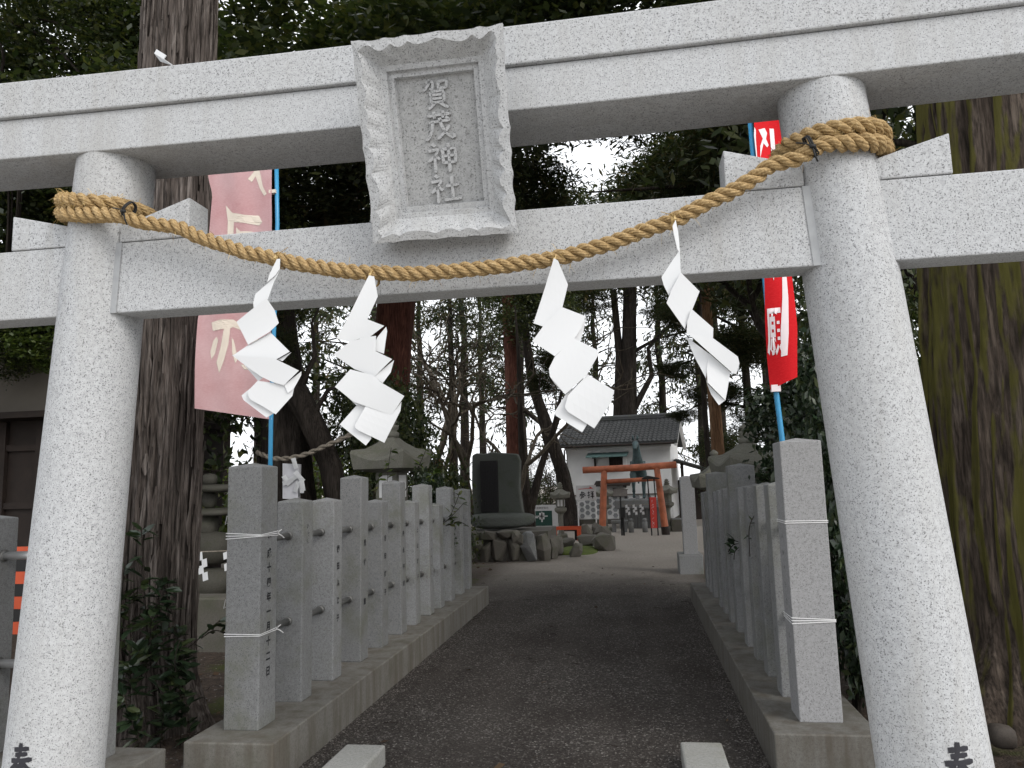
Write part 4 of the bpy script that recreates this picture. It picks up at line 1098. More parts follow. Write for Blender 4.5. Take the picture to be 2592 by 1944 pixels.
# ------------------------------------------------------------------ stone lanterns
def stone_lantern(name, label, loc, H, wr, mat, square=True, paper=True, rz=0):
    """H total height; wr roof half width"""
    t = thing(name, label, 'stone lantern', loc, 'stone lanterns', rz)
    n = 4 if square else 6; r0 = PI/n
    def lat(prof, nm, k=n, parent=t, bv=.012*H/1.6, mat=mat):
        mb = MB(); mb.lathe(prof, k, (0,0,0), None, False, r0 if k == n else 0)
        o = obj(nm, mb.mesh(nm, mat, k > 8), parent)
        if bv and k <= 8: bev(o, bv)
        return o
    q = math.sqrt(2) if square else 1.1
    lat([(wr*.62*q,-.02),(wr*.62*q,H*.07),(wr*.50*q,H*.10)], 'base')
    lat([(wr*.30*q,H*.10),(wr*.24*q,H*.16),(wr*.22*q,H*.40),(wr*.28*q,H*.45)], 'shaft')
    lat([(wr*.30*q,H*.451),(wr*.58*q,H*.50),(wr*.60*q,H*.545),(wr*.50*q,H*.56)], 'platform')
    fb = lat([(wr*.40*q,H*.561),(wr*.40*q,H*.72)], 'fire_box')
    if paper:
        hw = wr*.40*.62
        for a in range(4):
            d = wr*.40+.003
            c, s = math.cos(a*PI/2), math.sin(a*PI/2)
            z0, z1 = H*.585, H*.70
            vs = []
            for (u, z) in ((-hw,z0),(hw,z0),(hw,z1),(-hw,z1)):
                vs.append((c*u + s*d, s*u - c*d, z))
            mb = MB(); mb.add(vs, [(0,1,2,3)]); obj('paper_window', mb.mesh('paper_window', M['signwhite']), fb)
    # roof: concave slopes with upturned corners
    mb = MB(); K = 6; ring = []
    zz = [H*.718, H*.735, H*.775, H*.79, H*.83, H*.875, H*.90]
    rr = [.50, .92, 1.0, .97, .62, .34, .20]
    lift = [0, .0, .05, .05, .015, 0, 0]
    vs = []
    m = n*6
    for z, rad, lf in zip(zz, rr, lift):
        for k in range(m):
            a = 2*PI*k/m + r0; fr = (k % 6)/6; 
            side_a = (fr-.5)*2*PI/n
            d = math.cos(PI/n)/math.cos(side_a)      # 1 at corners
            cor = abs(2*fr-1)**2
            rd = wr*rad*q*d
            vs.append((rd*math.cos(a), rd*math.sin(a), z + lf*H*cor*.9))
    fs = [(i*m+k, i*m+(k+1) % m, (i+1)*m+(k+1) % m, (i+1)*m+k) for i in range(len(zz)-1) for k in range(m)]
    fs += [tuple(range(m))[::-1], tuple((len(zz)-1)*m+k for k in range(m))]
    mb.add(vs, fs); obj('roof', mb.mesh('roof', mat), t)
    f = wr
    lat([(f*.20,H*.899),(f*.26,H*.905),(f*.27,H*.925),(f*.17,H*.935),(f*.24,H*.945),(f*.25,H*.965),(f*.12,H*.972),(f*.20,H*.98),(f*.19,H*.995),(f*.04,H*1.015)], 'finial', 20, bv=0)
    return t
stone_lantern('stone_lantern', 'large mossy stone lantern with papered windows behind the left fence', (-2.69, 9.25, 0), 2.34, .37, M['lantern'], True, True, R(-12))
stone_lantern('stone_lantern', 'small pale stone lantern standing left of the storehouse', (-1.66, 20.5, 0), 1.47, .275, M['lantern'], False, True, 0)
stone_lantern('stone_lantern', 'distant stone lantern half hidden behind the left post of the red torii', (-.60, 23.2, 0), 1.42, .30, M['lantern'], False, False, .3)
stone_lantern('stone_lantern', 'distant stone lantern just right of the red torii', (1.23, 22.9, 0), 1.48, .30, M['lantern'], False, False, .2)
stone_lantern('stone_lantern', 'weathered rough stone lantern rising behind the right fence', (1.62, 9.4, 0), 2.10, .36, M['lantern'], True, False, R(14))
stone_lantern('stone_lantern', 'lower stone lantern behind the right fence, nearer the far end', (1.42, 11.2, 0), 1.86, .30, M['lantern'], True, False, R(8))
# rustic lantern of stacked stones on the left
t = thing('stacked_stone_lantern', 'rustic lantern of stacked natural stones right of the left cedar', 'stone lantern', (-5.15, 9.3, 0), 'stone lanterns')
def blob(mb, c, s, seed, n=2, flat=1.0):
    bm = bmesh.new(); bmesh.ops.create_icosphere(bm, subdivisions=n, radius=1)
    rn = np.random.RandomState(seed); w = rn.normal(size=(6,3))*1.3; ph = rn.rand(6)*6
    bm.verts.index_update(); o = len(mb.v)
    for v in bm.verts:
        p = np.array(v.co); d = 1 + .10*sum(math.sin(float(w[k]@p)+ph[k]) for k in range(6))/2
        q = [math.copysign(abs(x)**.72, x) for x in p]
        mb.v.append((c[0]+q[0]*s[0]*d, c[1]+q[1]*s[1]*d, c[2]+q[2]*s[2]*d))
    for f in bm.faces: mb.f.append(tuple(o+v.index for v in f.verts))
    bm.free()
for nm, c, s in (('base_stone',(-5.15,9.3,.35),(.42,.34,.22)),('foot_stone',(-5.12,9.3,.78),(.34,.30,.24)),('shaft_stone',(-5.20,9.3,1.10),(.16,.16,.20)),('shelf_stone',(-5.10,9.3,1.24),(.30,.26,.055)),('fire_stone',(-5.15,9.3,1.39),(.10,.10,.12)),('roof_stone',(-5.05,9.3,1.54),(.36,.30,.06)),('top_stone',(-5.16,9.3,1.66),(.10,.10,.09))):
    mb = MB(); blob(mb, c, s, hash(nm) % 97 if False else len(nm)*7); mb.build(nm, M['rock_dim'], t, smooth=True)
def hull_rock(mb, c, s, seed, n=26):
    rn = np.random.RandomState(seed); bm = bmesh.new()
    for _ in range(n):
        d = rn.normal(size=3); d /= np.abs(d).max()**.55*np.linalg.norm(d)**.45; d *= rn.uniform(.82, 1.08)
        bm.verts.new((c[0]+d[0]*s[0], c[1]+d[1]*s[1], c[2]+d[2]*s[2]))
    r = bmesh.ops.convex_hull(bm, input=bm.verts[:])
    bmesh.ops.delete(bm, geom=[v for v in bm.verts if not v.link_faces], context='VERTS')
    bm.verts.index_update(); o = len(mb.v)
    mb.v += [tuple(v.co) for v in bm.verts]; mb.f += [tuple(o+v.index for v in f.verts) for f in bm.faces]; bm.free()
# string of small paper streamers between the cedar and the stake
t = thing('small_streamer_line', 'thin cord with small white paper streamers beside the left cedar', 'paper streamers', (-3.3, 6.5, .9))
mb = MB(); mb.tube([(-3.75,6.5,.965),(-3.2,6.5,.975),(-2.75,6.5,.99)], .005, 5); mb.build('cord', M['old_rope'], t)
for x, s in ((-3.58,1.0),(-3.335,.85),(-3.225,1.05)):
    mb = MB()
    for k in range(4):
        dx = (-.018, .03, .0, .045)[k]*s; z = .955-.058*k*s
        mb.add([(x+dx-.028*s,6.49-.004*k,z),(x+dx+.022*s,6.49-.004*k,z+.015),(x+dx+.034*s,6.485-.004*k,z-.055*s),(x+dx-.016*s,6.485-.004*k,z-.07*s)], [(0,1,2,3)])
    mb.build('streamer', M['paper'], t)
# long low stone curb behind the streamers
mb = MB(); mb.box(-4.6,-2.4,6.95,7.25,-.05,.50)
o = mb.build('low_stone_curb', M['rock'], bevel=.02); tag(o, 'long low stone curb crossing the soil behind the left cedar', 'stone curb')

# ------------------------------------------------------------------ memorial stone and its wall
t = thing('memorial_stone', 'tall dark memorial slab with black inscription plate on a rough base', 'memorial stone', (-2.55, 15.9, 0))
mb = MB(); mb.prism([(-3.03,.80),(-3.06,1.5),(-3.04,2.10),(-2.95,2.15),(-2.78,2.125),(-2.60,2.155),(-2.25,2.12),(-2.08,2.10),(-2.03,1.95),(-2.06,1.4),(-1.99,.80)], 1, 15.80, 16.08); o = mb.build('slab', M['slate'], t, bevel=.03)
mb = MB(); mb.box(-2.85,-2.495,15.70,15.80,.92,1.975); pl = mb.build('inscription_plate', M['plate'], t)
mb = MB()
for k in range(9): mb.box(-2.835+.037*k, -2.828+.037*k, 15.694, 15.699, 1.0, 1.92)
mb.build('engraved_lines', M['ink_grey'], pl)
mb = MB(); blob(mb, (-2.42,15.75,.745), (.70,.50,.155), 9, 3); mb.build('base_rock', M['slate'], t)
t = thing('dry_stone_wall', 'retaining wall of rough boulders under the memorial slab', 'stone wall', (-2.4, 15.1, 0))
mb = MB(); mb.box(-3.2,-1.40,14.98,16.6,-.05,.56); mb.build('earth_fill', M['rock'], t)
rnd = random.Random(21)
ST = [(-2.98,.13,.17,.16),(-2.62,.19,.14,.22),(-2.36,.24,.19,.25),(-2.05,.22,.13,.22),(-1.745,.29,.20,.31),(-1.50,.26,.16,.30),(-2.93,.48,.20,.12),(-2.56,.50,.17,.12),(-2.22,.52,.19,.10),(-2.02,.47,.10,.14),(-2.76,.33,.11,.10),(-1.93,.40,.10,.12)]
for i, (x, z, a, b) in enumerate(ST):
    mb = MB(); hull_rock(mb, (x, 14.95+rnd.uniform(-.05,.06), z), (a*.98, .17, b), 30+i); mb.build('stone', M['post'] if i == 4 else M['rock'], t, bevel=.012)
for i, (x, y, z, a, b) in enumerate(((-1.36,15.5,.2,.14,.26),(-1.33,16.1,.2,.13,.22))):
    mb = MB(); hull_rock(mb, (x, y, z), (a,.28,b), 60+i); mb.build('stone', M['rock'], t, bevel=.012)
RL = ['flat mossy boulder at the foot of the small pale lantern','long flat rock forming the edge of the moss bed','pointed low rock in front of the moss bed','large rock at the right end of the moss bed','small rock beneath the left post of the red torii','dark rock behind the vermilion barrier','dark rounded rock beside the direction sign']
for i, (lab, c, s) in enumerate(zip(RL, ((-1.30,17.9,.10),(-.70,17.7,.17),(-.93,15.75,.10),(-.42,17.1,.16),(-.45,18.2,.30),(-1.03,20.3,.18),(-.72,20.6,.2)), ((.20,.22,.14),(.42,.30,.14),(.15,.16,.17),(.26,.3,.22),(.22,.2,.16),(.2,.2,.25),(.18,.2,.22)))):
    mb = MB(); hull_rock(mb, c, s, 80+i); tag(mb.build('garden_rock', M['rock'], bevel=.012), lab, 'rock', 'rocks round the moss bed')
mb = MB(); blob(mb, (-.95,16.9,-.02), (.42,.9,.10), 77, 3); tag(mb.build('moss_bed', M['moss'], smooth=True), 'bright green moss ground between the rocks', 'moss', kind='stuff')

# ------------------------------------------------------------------ signs and small things in the courtyard
t = thing('direction_sign', 'white sign reading 参拝 with a red arrow on two thin legs', 'sign', (-1.05, 21.9, 0))
mb = MB(); mb.box(-1.335,-.775,21.88,21.90,.955,1.385); bd = mb.build('board', M['signwhite'], t, bevel=.004)
for x in (-1.30,-.80):
    mb = MB(); mb.tube([(x,21.92,0),(x,21.92,1.38)], .018, 8); mb.build('leg', M['steel'], t)
for k, c in enumerate('参拝'):
    mb = MB(); char(mb, CH[c], flat_map((-1.265+.232*k,21.8775,1.222), (1,0,0), (0,0,-1), (0,-1,0), .215), 14, .0008)
    mb.build('lettering', M['ink'], bd)
mb = MB(); mb.add([(-1.27,21.877,1.285),(-.95,21.877,1.300),(-.95,21.877,1.345),(-.845,21.877,1.288),(-1.27,21.877,1.268)], [(0,1,2,3,4)]); mb.build('red_arrow', M['redpaint'], bd)
t = thing('map_board', 'white board with green map of the shrine grounds left of the small lantern', 'map board', (-2.65, 24, 0))
mb = MB(); mb.box(-3.26,-2.08,24.0,24.03,.12,.80); bd = mb.build('board', M['signwhite'], t)
mb = MB(); mb.box(-3.06,-2.26,23.992,23.9975,.16,.62); mb.build('map_panel', M['green'], bd)
mb = MB()
for a in ((-2.84,-2.78,.30,.62),(-3.06,-2.70,.40,.46),(-2.66,-2.50,.36,.56),(-2.60,-2.56,.28,.60),(-3.06,-2.84,.16,.34),(-2.76,-2.40,.44,.475)): mb.box(a[0],a[1],23.986,23.991,a[2],a[3])
mb.build('map_paths', M['signwhite'], bd)
font_text('title', '賀茂神社境内', .075, M['ink'], bd, (-2.60,23.994,.68), (1,0,0), (0,0,1), 0)
for x in (-3.2,-2.14):
    mb = MB(); mb.box(x-.03,x+.03,24.035,24.08,0,.8); mb.build('leg', M['greywood'], t)
t = thing('low_barrier', 'low vermilion wooden barrier in front of the small lantern', 'barrier', (-1.45, 20.0, 0))
mb = MB(); mb.box(-1.80,-1.10,19.97,20.05,.27,.36); mb.build('rail', M['orange'], t)
for x in (-1.16,-1.78):
    mb = MB(); mb.box(x-.05,x+.05,19.965,20.055,-.02,.268); mb.build('leg', M['orange'], t)
mb = MB(); mb.box(-1.28,-1.20,20.06,20.14,-.02,.50); mb.build('black_post', M['black'], t)
t = thing('votive_plaque_stand', 'small grey roofed wooden plaque on a thin black pole', 'sign', (-.09, 21.45, 0))
mb = MB(); mb.prism([(-.285,1.06),(.10,1.06),(.10,1.225),(-.09,1.27),(-.285,1.225)], 1, 21.42, 21.45); mb.build('plaque', M['greywood'], t)
mb = MB(); mb.prism([(-.31,1.22),(-.09,1.272),(.125,1.22),(.125,1.245),(-.09,1.30),(-.31,1.245)], 1, 21.40, 21.47); mb.build('roof', M['greywood'], t)
mb = MB(); mb.tube([(-.095,21.47,0),(-.095,21.47,1.2)], .022, 8); mb.tube([(-.04,21.45,0),(-.05,21.45,.75)], .028, 8); mb.obox((-.05,21.44,.62), .06, .06, .14); mb.build('pole', M['black'], t)
t = thing('red_prayer_banner', 'narrow red and white prayer banner on a black frame by the red torii', 'banner', (.78, 21.2, 0))
for x in (.70,.87): 
    mb = MB(); mb.tube([(x,21.25,0),(x-.04,21.25,1.55)], .018, 8); mb.build('pole', M['black'], t)
mb = MB(); mb.prism([(.50,1.53),(.66,1.60),(.98,1.53),(.98,1.50),(.50,1.50)], 1, 21.15, 21.35); mb.build('lamp_hood', M['black'], t)
mb = MB(); mb.box(.69,.86,21.215,21.225,.20,1.02); cl = mb.build('cloth', M['redpaint'], t)
rnd = random.Random(4)
for k in range(8):
    mb = MB(); scribble(mb, (.72,21.212,.98-.095*k), (1,0,0), (0,-1,0), .10, rnd); mb.build('lettering', M['signwhite'], cl)
t = thing('offering_rail', 'cord with four white paper streamers before the statue plinth', 'paper streamers', (.4, 21.9, 0))
mb = MB(); mb.tube([(-.05,21.9,.80),(.35,21.9,.80),(.92,21.9,.82)], .008, 6); mb.build('cord', M['old_rope'], t)
for x in (.07,.27,.46,.73):
    mb = MB()
    for k in range(4):
        dx = (-.02, .03, -.015, .045)[k]; z = .80-.065*k
        mb.add([(x+dx-.03,21.88-.004*k,z),(x+dx+.03,21.88-.004*k,z+.02),(x+dx+.04,21.875-.004*k,z-.065),(x+dx-.025,21.875-.004*k,z-.08)], [(0,1,2,3)])
    mb.build('streamer', M['paper'], t)
PLB = ['short round topped stone post under the first streamers before the plinth','short round topped stone post right of the first one before the plinth']
for lab, x in zip(PLB, (.155,.545)):
    mb = MB(); mb.lathe([(.075,-.02),(.075,.28),(.05,.30),(.05,.32),(.065,.35),(.05,.385),(.01,.40)], 14, (x,22.6,0)); tag(mb.build('stone_bollard', M['post'], smooth=True), lab, 'bollard', 'stone bollards before the plinth')
t = thing('stone_bench', 'low pale stone bench between the red torii post and the plinth', 'bench', (-.2, 22.9, 0))
mb = MB(); mb.box(-.42,.06,22.75,23.05,.26,.34); mb.build('seat', M['post'], t, bevel=.01)
for x in (-.34,-.02):
    mb = MB(); mb.box(x-.06,x+.06,22.8,23.0,-.02,.258); mb.build('leg', M['post'], t)
t = thing('stone_basin', 'square grey stone water basin right of the red torii', 'basin', (1.55, 22.9, 0))
mb = MB(); mb.box(1.30,1.78,22.6,23.1,-.02,.34); mb.build('trough', M['rock'], t, bevel=.02)
mb = MB(); mb.box(1.34,1.74,22.64,23.06,.341,.36); mb.build('rim', M['post'], t)
mb = MB(); mb.lathe([(.05,.34),(.06,.42),(.03,.48)], 10, (1.72,22.75,0)); mb.build('spout_stone', M['lantern'], t)
# orange notice board in the shade
mb = MB(); mb.box(-3.98,-3.72,16.0,16.05,1.35,2.05); tag(mb.build('notice_board', M['brownwood']), 'orange brown notice board in the shade left of the memorial slab', 'notice board')

# ------------------------------------------------------------------ dark building on the left
t = thing('wooden_hall', 'dark timber hall with dull plaster gable band at the left edge', 'building', (-8.5, 9, 0))
mb = MB(); mb.box(-13,-6.5,9.0,12.0,0,2.54); mb.build('wall', M['darkwood'], t)
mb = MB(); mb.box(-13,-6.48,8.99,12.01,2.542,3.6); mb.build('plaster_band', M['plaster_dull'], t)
mb = MB(); mb.box(-13.2,-6.3,8.60,12.2,2.50,2.58); mb.build('pent_roof', M['darkwood'], t)
mb = MB(); mb.prism([(-13.4,3.6),(-6.1,3.6),(-9.7,5.4)], 1, 8.6, 12.6); mb.build('roof', M['rooftile'], t)
for k in range(9):
    x = -11.2+k*.55
    mb = MB(); mb.box(x-.05,x+.05,8.93,8.985,0,2.48); mb.build('timber_post', M['darkwood'], t)
for z in (.5,1.35,2.1):
    mb = MB(); mb.box(-11.4,-6.6,8.95,8.988,z,z+.08); mb.build('timber_rail', M['darkwood'], t)
t = thing('striped_barrier', 'black and orange striped barrier board behind the railed fence', 'barrier', (-4.5, 5.5, 0))
for k in range(7):
    mb = MB(); mb.box(-5.05,-4.36,5.5,5.53,.44+.096*k,.44+.096*(k+1)-.002); mb.build('stripe', M['orange'] if k % 2 == 0 else M['black'], t)
for x in (-5.0,-4.4):
    mb = MB(); mb.box(x-.03,x+.03,5.54,5.58,0,1.1); mb.build('leg', M['black'], t)

# rope slung between old trunks, with a plastic bag of paper
t = thing('old_shrine_rope', 'greyish old straw rope slung between the old trunks behind the left fence', 'rope', (-4.8, 10.4, 2))
A = [(-5.10,10.45,2.05),(-4.9,10.22,2.00),(-4.6,10.12,1.93),(-4.25,10.12,1.97),(-3.9,10.15,2.10),(-3.6,10.3,2.25)]
S = spline(A, .03)
for s in range(2):
    pts = []
    for i, p in enumerate(S):
        th = i*.75 + s*PI
        pts.append(p+Vector((0, math.cos(th)*.018, math.sin(th)*.018)))
    mb = MB(); mb.tube(pts, .022, 6); mb.build('rope_strand', M['old_rope'], t, smooth=True)
t = thing('plastic_bag', 'clear plastic bag holding folded white paper hung from the old rope', 'bag', (-4.33, 10.05, 1.7))
mb = MB(); mb.add([(-4.49,10.05,1.86),(-4.24,10.05,1.84),(-4.25,10.05,1.36),(-4.47,10.05,1.38),(-4.49,10.0,1.86),(-4.24,10.0,1.84),(-4.25,9.97,1.36),(-4.47,9.97,1.38)], [(0,1,2,3),(4,5,6,7),(0,1,5,4),(1,2,6,5),(2,3,7,6),(3,0,4,7)]); mb.build('bag', M['film'], t)
mb = MB(); rnd = random.Random(9)
for k in range(9):
    c = Vector((-4.34+rnd.uniform(-.09,.20), 9.94, 1.68+rnd.uniform(-.16,.20))); a = rnd.uniform(0,PI)
    d = Vector((math.cos(a),0,math.sin(a)))*.075; e = Vector((-math.sin(a),0,math.cos(a)))*.03
    mb.add([c-d-e,c+d-e,c+d+e+Vector((0,-.02,0)),c-d+e], [(0,1,2,3)])
mb.build('folded_papers', M['paper'], t)

# ------------------------------------------------------------------ vegetation
def leaf_quads(C, size, aspect, rng, droop=0.0, flat=.5, dirs=None):
    """one rhombic leaf per centre"""
    n = len(C)
    d = rng.normal(size=(n,3)); d[:,2] = d[:,2]*flat - droop
    if dirs is not None: d = d*.55 + dirs
    d /= np.linalg.norm(d, axis=1, keepdims=True)+1e-9
    up = rng.normal(size=(n,3))*.55; up[:,2] += 1
    s = np.cross(d, up); s /= np.linalg.norm(s, axis=1, keepdims=True)+1e-9
    L = size*rng.uniform(.45,1.6,(n,1)); W = L*aspect
    nn = np.cross(s, d)
    V = np.stack([C, C+d*L*.5+s*W*.5-nn*L*.06, C+d*L-nn*L*.12, C+d*L*.5-s*W*.5-nn*L*.06], 1).reshape(-1,3)
    F = np.arange(4*n).reshape(-1,4)
    return V, F
def limb_path(p, d, L, n, rng, grav=-.0, wob=.12):
    pts = [np.array(p, float)]; d = np.array(d, float); d /= np.linalg.norm(d)
    for i in range(n):
        d = d + rng.normal(size=3)*wob + np.array([0,0,grav]); d /= np.linalg.norm(d)
        pts.append(pts[-1] + d*L/n)
    return pts
def cedar_template(seed, H=15, base=2.6, Rm=3.0, dens=1.0, mat='needle'):
    rng = np.random.RandomState(seed)
    mb = MB()
    tr = [np.array([rng.normal()*.03*i*.3, rng.normal()*.03*i*.3, H*i/10]) for i in range(11)]
    trunk = [.24*(1-.93*i/10) for i in range(11)]
    trunk[0] *= 1.25
    mb.tube(tr, trunk, 9)
    C = []; z = base; D = []
    while z < H*.985:
        u = (z-base)/(H-base)
        L = Rm*((1-u)**.75*.95+.07)*rng.uniform(.55,1.15)
        a = rng.uniform(0, 2*PI)
        d = (math.cos(a), math.sin(a), .28+.4*u)
        ctr = np.array([np.interp(z, [t[2] for t in tr], [t[k] for t in tr]) for k in range(2)]+[z])
        P = limb_path(ctr, d, L, 6, rng, -.13, .10)
        mb.tube(P, [.045*(1-u*.6)*(1-.85*i/6)+.004 for i in range(7)], 4, caps=False)
        for i in range(2 if u < .4 else 1, 7):
            k = int((7+4*i/6)*dens)
            for _ in range(2):
                off = rng.normal(size=3)*np.array([.36,.36,.14])
                c = P[i] + off
                C.append(c + rng.normal(size=(k,3))*np.array([.16,.16,.08])); D.append(np.tile(off*1.2+np.array([0,0,-.25]), (k,1)))
                if rng.rand() < .5: mb.tube([P[i], P[i]+off*.6, c+off*.3], [.008,.006,.003], 3, caps=False)
        z += rng.uniform(.14,.36)*(H/15)
    C = np.concatenate(C); D = np.concatenate(D)
    V, F = leaf_quads(C, .25, .24, rng, .35, .6, D)
    return mb.mesh('trunk', M['bark_dark'], True), np_mesh('crown', V, F, M[mat])
def broadleaf_template(seed, H=7, spread=2.6, z0=2.2, leafs=.105, per=46, depth=4, mat='leaf', wood='bark_dark', r0=.13):
    rng = np.random.RandomState(seed); mb = MB(); tips = []
    def grow(p, d, L, r, lev):
        P = limb_path(p, d, L, 5, rng, .02, .14)
        mb.tube(P, [r*(1-.35*i/5) for i in range(6)], 6 if lev < 2 else 4, caps=False)
        if lev >= 2: tips.extend(P[2:])
        if lev == depth: tips.append(P[-1]); return
        for k in range(3 if lev < 3 else 2):
            a = rng.uniform(0, 2*PI)
            t = (P[-1]-P[-2]); t /= np.linalg.norm(t)
            o = np.cross(t, rng.normal(size=3)); o /= np.linalg.norm(o)
            nd = t*.75 + o*rng.uniform(.5,.95); nd[2] = nd[2]*.8+.12
            grow(P[-1 if k else 4], nd, L*rng.uniform(.62,.85), r*.62, lev+1)
    grow((0,0,0), (0,0,1), z0, r0, 0)
    tips = np.array(tips)
    # fit the crown to the wanted size
    C = []; D = []
    for t in tips:
        C.append(t + rng.normal(size=(per,3))*np.array([.30,.30,.22])*spread/2.6); D.append(rng.normal(size=(per,3))*.1+np.array([0,0,-.25]))
    C = np.concatenate(C); D = np.concatenate(D)
    V, F = leaf_quads(C, leafs, .48, rng, .2, .6, D)
    return mb.mesh('trunk', M[wood], True), (np_mesh('crown', V, F, M[mat]) if mat else None)
def clump_mesh(seed, n, rad, leafs, mat, nclump=26, aspect=.5, hollow=.3):
    """a rounded leafy mass with lobes"""
    rng = np.random.RandomState(seed); C = []
    for _ in range(nclump):
        d = rng.normal(size=3); d /= np.linalg.norm(d); r = rng.uniform(hollow, 1)**.6
        c = d*r*np.array(rad); k = n//nclump
        C.append(c + rng.normal(size=(k,3))*np.array(rad)*.15)
    C = np.concatenate(C); V, F = leaf_quads(C, leafs, aspect, rng, .25, .7)
    return np_mesh('crown', V, F, M[mat])

def vnoise(rng, nt, nz):
    return rng.rand(nt, nz)
def sample(G, u, v):
    nt, nz = G.shape
    x = u*nt; y = np.clip(v, 0, .99999)*(nz-1)
    i = np.floor(x).astype(int); j = np.floor(y).astype(int); fx = x-i; fy = y-j
    fx = fx*fx*(3-2*fx); fy = fy*fy*(3-2*fy)
    a = G[i % nt, j]*(1-fx)+G[(i+1) % nt, j]*fx; b = G[i % nt, j+1]*(1-fx)+G[(i+1) % nt, j+1]*fx
    return a*(1-fy)+b*fy
def bark_trunk(path, mat, parent, na=160, nl=120, amp=.05, seed=1, strips=26, flare=0.0, lobes=0.0):
    """path: (x, y, z, r); long furrowed ridges are real relief"""
    rng = np.random.RandomState(seed)
    P = np.array(path, float); s = np.linspace(0, 1, nl)
    L = np.r_[0, np.cumsum(np.linalg.norm(np.diff(P[:,:3], axis=0), axis=1))]; L /= L[-1]
    X, Y, Z, Rr = [np.interp(s, L, P[:,k]) for k in range(4)]
    th = np.linspace(0, 1, na, endpoint=False)
    U, S = np.meshgrid(th, s)
    wob = (sample(vnoise(rng, 12, 10), U, S)-.5)*.035
    g1 = sample(vnoise(rng, strips, 7), U+wob, S); g2 = sample(vnoise(rng, strips*2+5, 22), U+wob*1.5, S); g3_ = sample(vnoise(rng, strips*3, 60), U, S)
    ridge = (1-np.abs(2*g1-1)**.7)*-1.0 + .45*(g2-.5) + .25*(g3_-.5)
    big = sample(vnoise(rng, 6, 5), U, S)-.5
    rad = Rr[:,None]*(1 + amp*ridge*1.6 + lobes*big)
    if flare: rad = rad*(1+flare*np.clip(1-(Z[:,None])/.55, 0, 1)**2*(1+.8*np.sin(2*PI*U*5+1)))
    A = 2*PI*U
    V = np.stack([X[:,None]+rad*np.cos(A), Y[:,None]+rad*np.sin(A), np.repeat(Z[:,None], na, 1)], -1).reshape(-1,3)
    i, j = np.meshgrid(np.arange(nl-1), np.arange(na), indexing='ij'); j2 = (j+1) % na
    F = np.stack([i*na+j, i*na+j2, (i+1)*na+j2, (i+1)*na+j], -1).reshape(-1,4)
    o = obj('trunk', np_mesh('trunk', V, F, mat, True)); attach(o, parent)
    return o

def bark_strips(path, parent, mat, n, z0, z1, seed, a0=0, a1=2*PI, wide=1.0):
    # loose fibrous strips peeling off the trunk
    P = np.array(path, float); rn = random.Random(seed); mb = MB()
    f = lambda z: [np.interp(z, P[:,2], P[:,k]) for k in (0,1,3)]
    for _ in range(n):
        a = rn.uniform(a0, a1); zc = rn.uniform(z0, z1); L = rn.uniform(.12, .75); w = rn.uniform(.006, .018)*wide; pr = []; lift = rn.choice((0,0,1)) if wide == 1 else 0
        for i in range(6):
            u = i/5; z = zc + (u-.5)*L; x, y, r = f(z); aa = a + .02*math.sin(7*u+zc)
            h = .99 + .012*math.sin(PI*u) + (.035*max(0, u-.7)/.3*lift if r > 0 else 0)
            ww = w*(1-.6*abs(2*u-1)**2)
            for s in (-1, 1):
                pr.append((x+r*h*math.cos(aa+s*ww/r), y+r*h*math.sin(aa+s*ww/r), z))
            pr.append((x+(r*h+.007)*math.cos(aa), y+(r*h+.007)*math.sin(aa), z))
        fs = []
        for i in range(5):
            b = 3*i; fs += [(b, b+2, b+5, b+3), (b+2, b+1, b+4, b+5)]
        mb.add(pr, fs)
    o = mb.build('peeling_bark', mat, parent); tag(o, kind='stuff')
T_CED = [cedar_template(s, 15, b, r, d, m) for s, b, r, d, m in ((1,5.2,3.0,1.2,'needle'),(2,2.6,2.6,.9,'needle'),(3,6.0,3.2,1.25,'needle2'),(4,4.6,2.8,.9,'needle2'))]
T_BRO = [broadleaf_template(s, leafs=l, per=p) for s, l, p in ((11,.11,34),(12,.10,34),(13,.12,28))]
T_BARE = [broadleaf_template(s, z0=1.7, depth=4, mat=None, wood='bark_pale', r0=.075) for s in (21, 22, 24)]
CL_DARK = clump_mesh(31, 11000, (1,1,1), .075, 'leaf', 46)
CL_GLOSS = clump_mesh(32, 3000, (1,1,1), .15, 'leaf_gloss', 30)
CL_BRIGHT = clump_mesh(33, 1600, (1,1,1), .15, 'leaf_bright', 22)
CL_NEED = clump_mesh(34, 15000, (1,1,1), .10, 'needle', 44, .22)
CL_TWIG = clump_mesh(35, 2600, (1,1,1), .22, 'twig', 30, .05)

def tree(name, label, loc, tmpl, sc=1.0, rz=0, group=None, cat='tree', zs=1.0, crown=True):
    t = thing(name, label, cat, loc, group, rz)
    a = obj('trunk', tmpl[0], t); a.scale = (sc, sc, sc*zs)
    if crown and tmpl[1]:
        c = obj('crown', tmpl[1], t); c.scale = (sc, sc, sc*zs)
    return t
def crown_at(t, me, c, s, rz=0, name='crown'):
    o = obj(name, me, t); o.location = Vector(c)-t.location; o.scale = s; o.rotation_euler = (0, 0, rz); return o

